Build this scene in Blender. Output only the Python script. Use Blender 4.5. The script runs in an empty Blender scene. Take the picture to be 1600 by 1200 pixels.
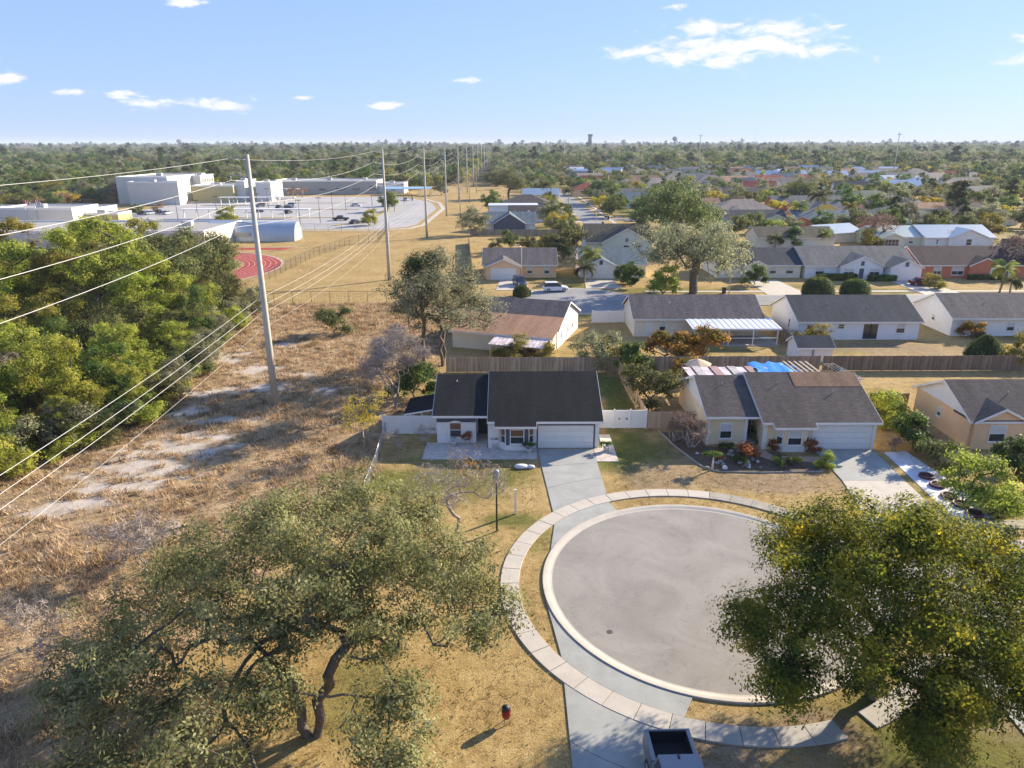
import bpy, bmesh, math, random
import numpy as np
from mathutils import Vector, Matrix, noise as mnoise

C = bpy.context.scene.collection
R = math.radians
SC = bpy.context.scene
# ------------------------------------------------------------------ camera
FPX = 1110.0; CAM_H = 25.2; PITCH = math.atan(375 / 1110.0)
SP, CP = math.sin(PITCH), math.cos(PITCH)
cam_data = bpy.data.cameras.new('camera'); cam_data.sensor_width = 36.0
cam_data.lens = 36.0 * FPX / 1600.0
cam_data.clip_start = 0.5; cam_data.clip_end = 30000
cam = bpy.data.objects.new('camera', cam_data); C.objects.link(cam)
cam.location = (0, 0, CAM_H)
cam.rotation_euler = (Matrix.Rotation(math.pi / 2 - PITCH, 3, 'X') @ Matrix.Rotation(R(-0.1), 3, 'Z')).to_euler()
SC.camera = cam
# ------------------------------------------------------------------ sun, sky, exposure
SUN_EL = R(23.0); SUN_AZ = math.atan2(0.81, 0.586)      # azimuth from +Y towards +X
world = bpy.data.worlds.new('World'); SC.world = world; world.use_nodes = True
sun_data = bpy.data.lights.new('sun', 'SUN'); sun_data.energy = 3.6; sun_data.angle = R(0.55); sun_data.color = (1.0, 0.875, 0.69)
sun = bpy.data.objects.new('sun', sun_data); C.objects.link(sun)
sdir = Vector((math.sin(SUN_AZ) * math.cos(SUN_EL), math.cos(SUN_AZ) * math.cos(SUN_EL), math.sin(SUN_EL)))
sun.rotation_euler = sdir.to_track_quat('Z', 'Y').to_euler(); sun.location = (60, 40, 60)
SC.view_settings.view_transform = 'Standard'; SC.view_settings.look = 'None'
SC.view_settings.exposure = 1.7; SC.view_settings.gamma = 1.0; SC.view_settings.use_curve_mapping = False
try:
    SC.cycles.max_bounces = 6; SC.cycles.diffuse_bounces = 4; SC.cycles.transmission_bounces = 3
    SC.cycles.transparent_max_bounces = 4; SC.cycles.volume_bounces = 0; SC.cycles.use_denoising = True
    SC.cycles.caustics_reflective = False; SC.cycles.caustics_refractive = False
except Exception:
    pass


def build_world():
    nt = world.node_tree; N = nt.nodes; L = nt.links; N.clear()
    def math_node(op, a, b=None, c=None, clamp=False):
        n = N.new('ShaderNodeMath'); n.operation = op; n.use_clamp = clamp
        for i, v in enumerate((a, b, c)):
            if v is None: continue
            if isinstance(v, (int, float)): n.inputs[i].default_value = v
            else: L.new(v, n.inputs[i])
        return n.outputs[0]
    sky = N.new('ShaderNodeTexSky'); sky.sky_type = 'NISHITA'; sky.sun_disc = False
    sky.sun_elevation = SUN_EL; sky.sun_rotation = SUN_AZ
    sky.altitude = 30; sky.air_density = 1.0; sky.dust_density = 0.25; sky.ozone_density = 1.6
    tc = N.new('ShaderNodeTexCoord'); sep = N.new('ShaderNodeSeparateXYZ'); L.new(tc.outputs['Generated'], sep.inputs[0])
    az = math_node('ARCTAN2', sep.outputs[0], sep.outputs[1]); el = math_node('ARCSINE', sep.outputs[2])
    comb = N.new('ShaderNodeCombineXYZ'); L.new(az, comb.inputs[0]); L.new(math_node('MULTIPLY', el, 2.6), comb.inputs[1])
    nz = N.new('ShaderNodeTexNoise'); nz.inputs['Scale'].default_value = 27; nz.inputs['Detail'].default_value = 8; nz.inputs['Roughness'].default_value = .62; nz.inputs['Distortion'].default_value = .4
    L.new(comb.outputs[0], nz.inputs['Vector'])
    nb = N.new('ShaderNodeTexNoise'); nb.inputs['Scale'].default_value = 3.1; nb.inputs['Detail'].default_value = 2
    L.new(comb.outputs[0], nb.inputs['Vector'])
    def ray(px, py):
        u = (px - 800) / FPX; v = (py - 600) / FPX
        d = Vector((u, CP - v * SP, -SP - v * CP)).normalized()
        return math.atan2(d.x, d.y), math.asin(d.z)
    blobs = [(1140, 76, 150, 27), (1080, 88, 95, 16), (1225, 46, 85, 14), (1180, 70, 110, 24), (1285, 79, 52, 11), (1003, 81, 46, 12), (1098, 46, 36, 15),
             (356, 164, 42, 11), (238, 159, 38, 10), (120, 142, 30, 5), (184, 146, 24, 5), (15, 120, 28, 9), (1588, 92, 44, 15), (1600, 60, 20, 10),
             (603, 165, 30, 5), (725, 126, 26, 5), (1055, 10, 18, 5), (292, 4, 36, 7), (470, 152, 22, 4)]
    best = None
    for (px, py, rx, ry) in blobs:
        rx *= 1.35; ry *= 1.5
        a0, e0 = ray(px, py); a1, _ = ray(px + rx, py); _, e1 = ray(px, py - ry)
        dx = math_node('DIVIDE', math_node('SUBTRACT', az, a0), abs(a1 - a0)); dy = math_node('DIVIDE', math_node('SUBTRACT', el, e0), abs(e1 - e0))
        m = math_node('SUBTRACT', 1.0, math_node('SQRT', math_node('ADD', math_node('MULTIPLY', dx, dx), math_node('MULTIPLY', dy, dy))))
        best = m if best is None else math_node('MAXIMUM', best, m)
    # the same kind of small fair-weather clouds all round the rest of the sky
    out = math_node('MULTIPLY', math_node('SUBTRACT', math_node('ABSOLUTE', az), 0.72, clamp=True), 6.0, clamp=True)
    band = math_node('SUBTRACT', 1.0, math_node('ABSOLUTE', math_node('DIVIDE', math_node('SUBTRACT', el, 0.2), 0.22)), clamp=True)
    gen = math_node('SUBTRACT', math_node('MULTIPLY', math_node('MULTIPLY', nb.outputs[0], band), 3.0), 1.45)
    gen = math_node('SUBTRACT', math_node('MULTIPLY', math_node('ADD', gen, 1.0), out), 1.0)
    best = math_node('MAXIMUM', math_node('MAXIMUM', best, gen), -1.0)
    dens = math_node('ADD', math_node('MULTIPLY', best, 1.35), math_node('MULTIPLY', math_node('SUBTRACT', nz.outputs[0], 0.5), 4.6))
    ss = N.new('ShaderNodeMapRange'); ss.interpolation_type = 'SMOOTHSTEP'; ss.inputs[1].default_value = 0.2; ss.inputs[2].default_value = 1.25
    ss.inputs[3].default_value = 0; ss.inputs[4].default_value = 0.95
    L.new(dens, ss.inputs[0])
    # the camera's flat, bright rendering of the sky: compress the range of the physical sky, channel by channel
    sc = N.new('ShaderNodeSeparateColor'); L.new(sky.outputs[0], sc.inputs[0]); cc = N.new('ShaderNodeCombineColor')
    for i, (pw, k) in enumerate(((.40, .53), (.38, .73), (.30, 1.36))): L.new(math_node('MULTIPLY', math_node('POWER', sc.outputs[i], pw), k), cc.inputs[i])
    mix = N.new('ShaderNodeMix'); mix.data_type = 'RGBA'
    L.new(ss.outputs[0], mix.inputs[0]); L.new(cc.outputs[0], mix.inputs[6]); mix.inputs[7].default_value = (2.15, 2.15, 2.17, 1)
    bg = N.new('ShaderNodeBackground'); bg.inputs[1].default_value = 0.15; L.new(mix.outputs[2], bg.inputs[0])
    o = N.new('ShaderNodeOutputWorld'); L.new(bg.outputs[0], o.inputs[0])
build_world()

# ------------------------------------------------------------------ helpers
rng = np.random.default_rng(7); random.seed(7)

def G(px, py, z=0.0):
    """point of the photograph on the level z -> place on the ground (x, y)"""
    u = (px - 800) / FPX; v = (py - 600) / FPX
    t = (CAM_H - z) / (SP + v * CP)
    return (u * t, (CP - v * SP) * t)

def tag(o, label=None, cat=None, group=None, kind=None):
    if label: o['label'] = label
    if cat: o['category'] = cat
    if group: o['group'] = group
    if kind: o['kind'] = kind
    return o

def empty(name, loc, rz=0.0, label=None, cat=None, group=None, s=None):
    o = bpy.data.objects.new(name, None); C.objects.link(o); o.location = loc; o.rotation_euler = (0, 0, rz)
    o.empty_display_size = 0.3
    if s: o.scale = s if hasattr(s, '__len__') else (s, s, s)
    return tag(o, label, cat, group)

def link(name, me, parent=None, loc=None, rz=0.0, s=None):
    o = bpy.data.objects.new(name, me); C.objects.link(o)
    if parent: o.parent = parent
    if loc is not None: o.location = loc
    if rz: o.rotation_euler = (0, 0, rz)
    if s is not None: o.scale = s if hasattr(s, '__len__') else (s, s, s)
    return o

class MB:
    def __init__(self): self.v = []; self.f = []; self.m = []; self.sm = []
    def add(self, vs, fs, mi=0, smooth=False):
        b = len(self.v); self.v += [tuple(q) for q in vs]
        for f in fs: self.f.append(tuple(b + i for i in f)); self.m.append(mi); self.sm.append(smooth)
        return self
    def box(self, x0, y0, z0, x1, y1, z1, mi=0):
        vs = [(x0, y0, z0), (x1, y0, z0), (x1, y1, z0), (x0, y1, z0), (x0, y0, z1), (x1, y0, z1), (x1, y1, z1), (x0, y1, z1)]
        return self.add(vs, [(0, 3, 2, 1), (4, 5, 6, 7), (0, 1, 5, 4), (1, 2, 6, 5), (2, 3, 7, 6), (3, 0, 4, 7)], mi)
    def prism(self, poly, z0, z1, mi=0):
        n = len(poly); vs = [(x, y, z0) for x, y in poly] + [(x, y, z1) for x, y in poly]
        fs = [tuple(range(n - 1, -1, -1)), tuple(range(n, 2 * n))] + [(i, (i + 1) % n, n + (i + 1) % n, n + i) for i in range(n)]
        return self.add(vs, fs, mi)
    def extr_x(self, prof, x0, x1, mi=0, smooth=False):
        """closed profile of (y, z) swept along x"""
        n = len(prof); vs = [(x0, y, z) for y, z in prof] + [(x1, y, z) for y, z in prof]
        fs = [tuple(range(n)), tuple(range(2 * n - 1, n - 1, -1))] + [(i, n + i, n + (i + 1) % n, (i + 1) % n) for i in range(n)]
        return self.add(vs, fs, mi, smooth)
    def extr_y(self, prof, y0, y1, mi=0, smooth=False):
        n = len(prof); vs = [(x, y0, z) for x, z in prof] + [(x, y1, z) for x, z in prof]
        fs = [tuple(range(n)), tuple(range(2 * n - 1, n - 1, -1))] + [(i, n + i, n + (i + 1) % n, (i + 1) % n) for i in range(n)]
        return self.add(vs, fs, mi, smooth)
    def tube(self, pts, rad, n=8, mi=0, cap=True, smooth=True):
        pts = [Vector(p) for p in pts]; k = len(pts)
        if not hasattr(rad, '__len__'): rad = [rad] * k
        vs = []; prev = None
        for i, p in enumerate(pts):
            d = (pts[min(i + 1, k - 1)] - pts[max(i - 1, 0)]).normalized()
            a = d.orthogonal().normalized() if prev is None else (prev - d * prev.dot(d)).normalized()
            prev = a; b = d.cross(a)
            for j in range(n):
                t = 2 * math.pi * j / n; vs.append(p + (a * math.cos(t) + b * math.sin(t)) * rad[i])
        fs = [(i * n + j, i * n + (j + 1) % n, (i + 1) * n + (j + 1) % n, (i + 1) * n + j) for i in range(k - 1) for j in range(n)]
        self.add(vs, fs, mi, smooth)
        if cap:
            b0 = len(self.v) - k * n
            self.f.append(tuple(b0 + j for j in range(n - 1, -1, -1))); self.m.append(mi); self.sm.append(False)
            self.f.append(tuple(b0 + (k - 1) * n + j for j in range(n))); self.m.append(mi); self.sm.append(False)
        return self
    def lathe(self, prof, n=16, cx=0, cy=0, mi=0, smooth=True):
        vs = []; k = len(prof)
        for r, z in prof:
            for j in range(n):
                t = 2 * math.pi * j / n; vs.append((cx + r * math.cos(t), cy + r * math.sin(t), z))
        fs = [(i * n + j, i * n + (j + 1) % n, (i + 1) * n + (j + 1) % n, (i + 1) * n + j) for i in range(k - 1) for j in range(n)]
        fs += [tuple(range(n - 1, -1, -1)), tuple((k - 1) * n + j for j in range(n))]
        return self.add(vs, fs, mi, smooth)
    def mesh(self, name, mats):
        me = bpy.data.meshes.new(name); me.from_pydata(self.v, [], self.f)
        if not isinstance(mats, (list, tuple)): mats = [mats]
        for m in mats: me.materials.append(m)
        me.polygons.foreach_set('material_index', self.m); me.polygons.foreach_set('use_smooth', self.sm)
        me.update(); return me
    def build(self, name, mats, parent=None, loc=None, rz=0.0):
        return link(name, self.mesh(name, mats), parent, loc, rz)

def np_mesh(name, V, F, mat, smooth=False, attrs=None):
    V = np.asarray(V, np.float32); F = np.asarray(F, np.int32); n, k = F.shape
    me = bpy.data.meshes.new(name); me.vertices.add(len(V)); me.vertices.foreach_set('co', V.ravel())
    me.loops.add(n * k); me.loops.foreach_set('vertex_index', F.ravel())
    me.polygons.add(n); me.polygons.foreach_set('loop_start', np.arange(n, dtype=np.int32) * k)
    if smooth: me.polygons.foreach_set('use_smooth', np.ones(n, bool))
    for m in (mat if isinstance(mat, (list, tuple)) else [mat]): me.materials.append(m)
    if attrs:
        for an, arr in attrs.items():
            a = me.attributes.new(an, 'FLOAT', 'POINT'); a.data.foreach_set('value', np.asarray(arr, np.float32))
    me.update(calc_edges=True); return me

# ------------------------------------------------------------------ materials
def new_mat(name):
    m = bpy.data.materials.new(name); m.use_nodes = True; nt = m.node_tree
    return m, nt, nt.nodes, nt.links, nt.nodes['Principled BSDF']

def ramp(N, stops):
    r = N.new('ShaderNodeValToRGB'); e = r.color_ramp.elements
    while len(e) < len(stops): e.new(0.5)
    for i, (p, c) in enumerate(stops): e[i].position = p; e[i].color = (*c, 1)
    return r

MATS = {}
def paint(name, col, rough=0.6, var=0.10, scale=1.5, metal=0.0, bump=0.0, bscale=30, spec=0.4):
    """plain surface with slight blotchy wear"""
    if name in MATS: return MATS[name]
    m, nt, N, L, b = new_mat(name)
    tc = N.new('ShaderNodeTexCoord'); n = N.new('ShaderNodeTexNoise'); n.inputs['Scale'].default_value = scale; n.inputs['Detail'].default_value = 6
    n.inputs['Roughness'].default_value = .65
    L.new(tc.outputs['Object'], n.inputs['Vector'])
    r = ramp(N, [(0.25, tuple(c * (1 - var * 1.6) for c in col)), (0.75, tuple(min(1, c * (1 + var)) for c in col))])
    L.new(n.outputs[0], r.inputs[0]); L.new(r.outputs[0], b.inputs['Base Color'])
    b.inputs['Roughness'].default_value = rough; b.inputs['Metallic'].default_value = metal
    b.inputs['Specular IOR Level'].default_value = spec
    if bump:
        n2 = N.new('ShaderNodeTexNoise'); n2.inputs['Scale'].default_value = bscale; n2.inputs['Detail'].default_value = 4
        L.new(tc.outputs['Object'], n2.inputs['Vector'])
        bp = N.new('ShaderNodeBump'); bp.inputs['Strength'].default_value = bump; bp.inputs['Distance'].default_value = .05
        L.new(n2.outputs[0], bp.inputs['Height']); L.new(bp.outputs[0], b.inputs['Normal'])
    MATS[name] = m; return m

def shingle(name, col, var=0.35):
    """asphalt shingles: courses with random tabs, stains running down"""
    if name in MATS: return MATS[name]
    m, nt, N, L, b = new_mat(name)
    tc = N.new('ShaderNodeTexCoord')
    br = N.new('ShaderNodeTexBrick'); br.inputs['Scale'].default_value = 1.0; br.inputs['Brick Width'].default_value = .33; br.inputs['Row Height'].default_value = .15
    br.inputs['Mortar Size'].default_value = .012; br.inputs['Bias'].default_value = 0.0
    br.inputs['Color1'].default_value = (*[c * (1 - var * .55) for c in col], 1); br.inputs['Color2'].default_value = (*[c * (1 + var * .6) for c in col], 1)
    br.inputs['Mortar'].default_value = (*[c * .55 for c in col], 1)
    L.new(tc.outputs['Object'], br.inputs['Vector'])
    mp = N.new('ShaderNodeMapping'); mp.inputs['Scale'].default_value = (.9, .16, .16); L.new(tc.outputs['Object'], mp.inputs[0])
    n = N.new('ShaderNodeTexNoise'); n.inputs['Scale'].default_value = 1.1; n.inputs['Detail'].default_value = 7; n.inputs['Roughness'].default_value = .7; L.new(mp.outputs[0], n.inputs['Vector'])
    r = ramp(N, [(0.3, (.72, .72, .73)), (0.5, (1, 1, 1)), (0.75, (1.28, 1.27, 1.25))]); L.new(n.outputs[0], r.inputs[0])
    mx = N.new('ShaderNodeMix'); mx.data_type = 'RGBA'; mx.blend_type = 'MULTIPLY'; mx.inputs[0].default_value = 1
    L.new(br.outputs[0], mx.inputs[6]); L.new(r.outputs[0], mx.inputs[7]); L.new(mx.outputs[2], b.inputs['Base Color'])
    b.inputs['Roughness'].default_value = .9; b.inputs['Specular IOR Level'].default_value = .15
    bp = N.new('ShaderNodeBump'); bp.inputs['Strength'].default_value = .5; bp.inputs['Distance'].default_value = .02
    L.new(br.outputs[1], bp.inputs['Height']); bp.invert = True; L.new(bp.outputs[0], b.inputs['Normal'])
    MATS[name] = m; return m

def leaf_mat(name, stops, trans=0.35, rough=.5, hue=0.05):
    """leaves: colour differs leaf by leaf and tree by tree, some light passes through"""
    if name in MATS: return MATS[name]
    m, nt, N, L, b = new_mat(name)
    g = N.new('ShaderNodeNewGeometry'); oi = N.new('ShaderNodeObjectInfo'); tc = N.new('ShaderNodeTexCoord')
    n = N.new('ShaderNodeTexNoise'); n.inputs['Scale'].default_value = .55; n.inputs['Detail'].default_value = 3; L.new(tc.outputs['Object'], n.inputs['Vector'])
    a = N.new('ShaderNodeMath'); a.operation = 'MULTIPLY_ADD'; a.inputs[1].default_value = .5; L.new(g.outputs['Random Per Island'], a.inputs[0])
    a2 = N.new('ShaderNodeMath'); a2.operation = 'MULTIPLY_ADD'; a2.inputs[1].default_value = 2.1; a2.inputs[2].default_value = -.80; L.new(n.outputs[0], a2.inputs[0]); L.new(a2.outputs[0], a.inputs[2])
    r = ramp(N, [(i / (len(stops) - 1), s) for i, s in enumerate(stops)]); L.new(a.outputs[0], r.inputs[0])
    hs = N.new('ShaderNodeHueSaturation')
    h = N.new('ShaderNodeMath'); h.operation = 'MULTIPLY_ADD'; h.inputs[1].default_value = hue; h.inputs[2].default_value = .5 - hue / 2; L.new(oi.outputs['Random'], h.inputs[0]); L.new(h.outputs[0], hs.inputs['Hue'])
    v = N.new('ShaderNodeMath'); v.operation = 'MULTIPLY_ADD'; v.inputs[1].default_value = .4; v.inputs[2].default_value = .8; L.new(oi.outputs['Random'], v.inputs[0]); L.new(v.outputs[0], hs.inputs['Value'])
    L.new(r.outputs[0], hs.inputs['Color']); L.new(hs.outputs[0], b.inputs['Base Color'])
    b.inputs['Roughness'].default_value = rough; b.inputs['Specular IOR Level'].default_value = .12
    t = N.new('ShaderNodeBsdfTranslucent'); L.new(hs.outputs[0], t.inputs[0])
    mx = N.new('ShaderNodeMixShader'); mx.inputs[0].default_value = trans; L.new(b.outputs[0], mx.inputs[1]); L.new(t.outputs[0], mx.inputs[2])
    L.new(mx.outputs[0], N['Material Output'].inputs[0])
    MATS[name] = m; return m

def glass_mat():
    m, nt, N, L, b = new_mat('window_glass')
    b.inputs['Base Color'].default_value = (.035, .04, .045, 1); b.inputs['Roughness'].default_value = .06; b.inputs['Specular IOR Level'].default_value = .9
    return m
GLASS = glass_mat()
WHITE = paint('white_paint', (.80, .775, .72), .45, .04)
VINYL = paint('white_vinyl', (.82, .80, .76), .35, .03)
STEEL = paint('galvanised_steel', (.42, .43, .44), .4, .12, metal=.7)
DARKMETAL = paint('dark_metal', (.03, .03, .032), .5, .1)
RUBBER = paint('black_rubber', (.02, .02, .02), .8, .1)
CONC = paint('concrete', (.40, .37, .315), .85, .10, 1.2, bump=.15, bscale=60)
CONC_NEW = paint('pale_concrete', (.49, .435, .355), .85, .10, .9, bump=.12, bscale=60)
CONC_GREY = paint('grey_driveway_concrete', (.335, .335, .30), .85, .14, .6, bump=.12, bscale=60)
CONC_OLD = paint('weathered_concrete', (.34, .305, .245), .9, .22, 1.3, bump=.15, bscale=60)
BARK = paint('grey_brown_bark', (.14, .11, .085), .9, .3, 4, bump=.6, bscale=14)
BARK_PALE = paint('pale_bark', (.36, .30, .24), .9, .2, 5, bump=.4, bscale=18)
def wood_mat(name, a, b_):
    m, nt, N, L, b = new_mat(name)
    tc = N.new('ShaderNodeTexCoord'); mp = N.new('ShaderNodeMapping'); mp.inputs['Scale'].default_value = (7, 7, .5); L.new(tc.outputs['Object'], mp.inputs[0])
    n = N.new('ShaderNodeTexNoise'); n.inputs['Scale'].default_value = 1.2; n.inputs['Detail'].default_value = 6; L.new(mp.outputs[0], n.inputs['Vector'])
    g = N.new('ShaderNodeNewGeometry'); ad = N.new('ShaderNodeMath'); ad.operation = 'MULTIPLY_ADD'; ad.inputs[1].default_value = .35; L.new(g.outputs['Random Per Island'], ad.inputs[0])
    sb = N.new('ShaderNodeMath'); sb.operation = 'SUBTRACT'; sb.inputs[1].default_value = .17; L.new(n.outputs[0], sb.inputs[0]); L.new(sb.outputs[0], ad.inputs[2])
    r = ramp(N, [(.2, a), (.75, b_)]); L.new(ad.outputs[0], r.inputs[0]); L.new(r.outputs[0], b.inputs['Base Color']); b.inputs['Roughness'].default_value = .9
    return m
WOOD = wood_mat('weathered_fence_wood', (.15, .115, .08), (.42, .35, .26))
WOOD_DARK = wood_mat('old_dark_fence_wood', (.10, .075, .05), (.27, .215, .155))
# ------------------------------------------------------------------ ground
CC = (11.6, 36.8)            # centre of the turning circle
def vnoise(P, s, seed=0, oct=3):
    """cheap value noise for arrays of points"""
    out = np.zeros(len(P)); amp = 1; tot = 0
    for o in range(oct):
        q = P * s * (2 ** o) + seed * 17.3 + o * 5.1
        i = np.floor(q).astype(np.int64); f = q - i; f = f * f * (3 - 2 * f)
        def h(a, b):
            n = (a * 374761393 + b * 668265263 + seed * 974711) & 0x7fffffff
            n = ((n ^ (n >> 13)) * 1274126177) & 0x7fffffff
            return ((n ^ (n >> 16)) & 0xffff) / 65535.0
        v = (h(i[:, 0], i[:, 1]) * (1 - f[:, 0]) + h(i[:, 0] + 1, i[:, 1]) * f[:, 0]) * (1 - f[:, 1]) + \
            (h(i[:, 0], i[:, 1] + 1) * (1 - f[:, 0]) + h(i[:, 0] + 1, i[:, 1] + 1) * f[:, 0]) * f[:, 1]
        out += v * amp; tot += amp; amp *= .5
    return out / tot
def sstep(a, b, x): t = np.clip((x - a) / (b - a), 0, 1); return t * t * (3 - 2 * t)

def field_edge(y):   # right-hand edge of the tall dry grass field
    return np.interp(y, [0, 18, 26, 36, 46, 52, 60, 70, 80, 117], [-17, -17, -17.5, -16, -13, -11.4, -10.9, -10.4, -9, -8])
def ground_masks(P):
    x, y = P[:, 0], P[:, 1]
    e = field_edge(y) + (vnoise(P, .5, 3) - .5) * 2.2 - x
    tall = sstep(-.6, .8, e) * sstep(117.5, 115.5, y) * sstep(-75, -70, x)
    sand = np.zeros(len(P))
    for (px, py, rx, ry) in [(268, 705, 4.4, 3.6), (205, 735, 4.2, 2.0), (330, 680, 3.2, 1.2), (345, 556, 3.6, 2.8), (300, 640, 3, 1.6), (395, 578, 2.5, 2.5), (415, 605, 3.0, 1.5),
                             (120, 790, 3.0, 1.4), (360, 655, 3, 1.2), (480, 585, 2, 1.2), (175, 760, 4, 1.2), (60, 800, 2.5, .8), (440, 540, 2, 1.5), (510, 610, 1.6, .8), (330, 615, 3, 1.2)]:
        cx, cy = G(px, py); d = 1 - np.sqrt(((x - cx) / rx) ** 2 + ((y - cy) / ry) ** 2)
        sand = np.maximum(sand, 1.0 * sstep(-.15, .6, d * .9 + (vnoise(P * np.array([.7, 1.5]), .9, 5, 4) - .5) * 2.6))
    green = np.zeros(len(P)); dirt = np.zeros(len(P))
    def blob(arr, px, py, rx, ry, s):
        cx, cy = G(px, py); d = 1 - np.sqrt(((x - cx) / rx) ** 2 + ((y - cy) / ry) ** 2)
        np.maximum(arr, s * sstep(-.3, .5, d + (vnoise(P, .6, 8) - .5) * 1.2), out=arr)
    for q in [(975, 705, 2.8, 4.6, 1.1), (1020, 705, 2.2, 3.0, .9), (930, 900, .1, .1, 0), (700, 760, 6, 3.0, .7), (958, 615, 1.8, 8, 1.1), (650, 752, 4.4, 3.2, 1.0), (740, 748, 6, 2.6, .8), (795, 812, 2, 1.1, .9), (690, 775, 5, 2, .4), (838, 830, 1.0, 2.2, .6),
              (720, 718, 6, 1.2, .6), (560, 1080, 2.4, 3.5, .55), (1450, 1150, 5, 3.5, .95), (1560, 1170, 5, 4, .9), (1400, 1185, 3, 1.5, .6), (1240, 1110, 1.8, 1.0, .6), (1480, 780, 3, 4, .5),
              (1053, 712, 1.2, 1.4, .8), (1300, 548, 5, 3, .6), (1130, 548, 4, 1.6, .6), (905, 470, 5, 6, .4), (660, 622, 3, 3, .4), (820, 565, 5, 2, .4), (1370, 456, 12, 2.4, .9), (1290, 449, 8, 2, .7), (1500, 457, 9, 1.8, .7), (1060, 455, 12, 3.5, .8), (900, 432, 6, 5, .8), (1240, 447, 9, 1.5, .4), (1440, 470, 10, 1.6, .5)]: blob(green, *q)
    for q in [(1040, 745, 3.2, 3, .7), (1180, 755, 7, 1.8, .8), (1260, 750, 3, 1.6, .7), (1110, 1170, 3, 2.2, .8), (1290, 1150, 2.4, 1.6, .9), (1400, 545, 9, 2.6, .75), (1500, 560, 8, 3, .6), (1450, 690, 2.2, 4, .6), (1200, 580, 8, 4, .6), (1080, 720, 2, 5, .5),
              (1560, 1130, 2, 1.5, .5), (1230, 720, 6, 1.6, .8)]: blob(dirt, *q)
    # house lots further away: watered lawns beside dry ones
    lot = sstep(-4, 0, x) * sstep(84, 90, y) * sstep(520, 430, y)
    green = np.maximum(green, lot * sstep(.50, .70, vnoise(P, .06, 11, 2)) * .85)
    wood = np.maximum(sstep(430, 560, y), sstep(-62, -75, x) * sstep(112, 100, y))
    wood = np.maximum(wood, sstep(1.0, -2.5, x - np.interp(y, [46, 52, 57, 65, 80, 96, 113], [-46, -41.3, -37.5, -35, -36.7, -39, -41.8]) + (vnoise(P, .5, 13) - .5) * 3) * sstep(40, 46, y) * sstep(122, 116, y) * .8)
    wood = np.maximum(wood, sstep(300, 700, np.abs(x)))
    return tall, sand, green, dirt, wood

def axis(*segs):
    a = [np.arange(s, e, d) for s, e, d in segs]; return np.unique(np.round(np.concatenate(a), 4))
gx = axis((-12000, -1000, 1500), (-1000, -200, 100), (-200, -76, 8), (-76, -34, 1.0), (-34, 40, .5), (40, 120, 2), (120, 250, 10), (250, 1000, 120), (1000, 12001, 1500))
gy = axis((-3000, -100, 400), (-100, 10, 10), (10, 84, .5), (84, 145, 1.3), (145, 460, 8), (460, 1500, 100), (1500, 16001, 1500))
XX, YY = np.meshgrid(gx, gy); P2 = np.c_[XX.ravel(), YY.ravel()]
tall, sand, green, dirt, wood = ground_masks(P2)
zz = tall * (vnoise(P2, .35, 21) - .5) * .35 * (1 - sand)
nx, ny = len(gx), len(gy); idx = np.arange(nx * ny).reshape(ny, nx)
GF = np.stack([idx[:-1, :-1], idx[:-1, 1:], idx[1:, 1:], idx[1:, :-1]], -1).reshape(-1, 4)

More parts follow.
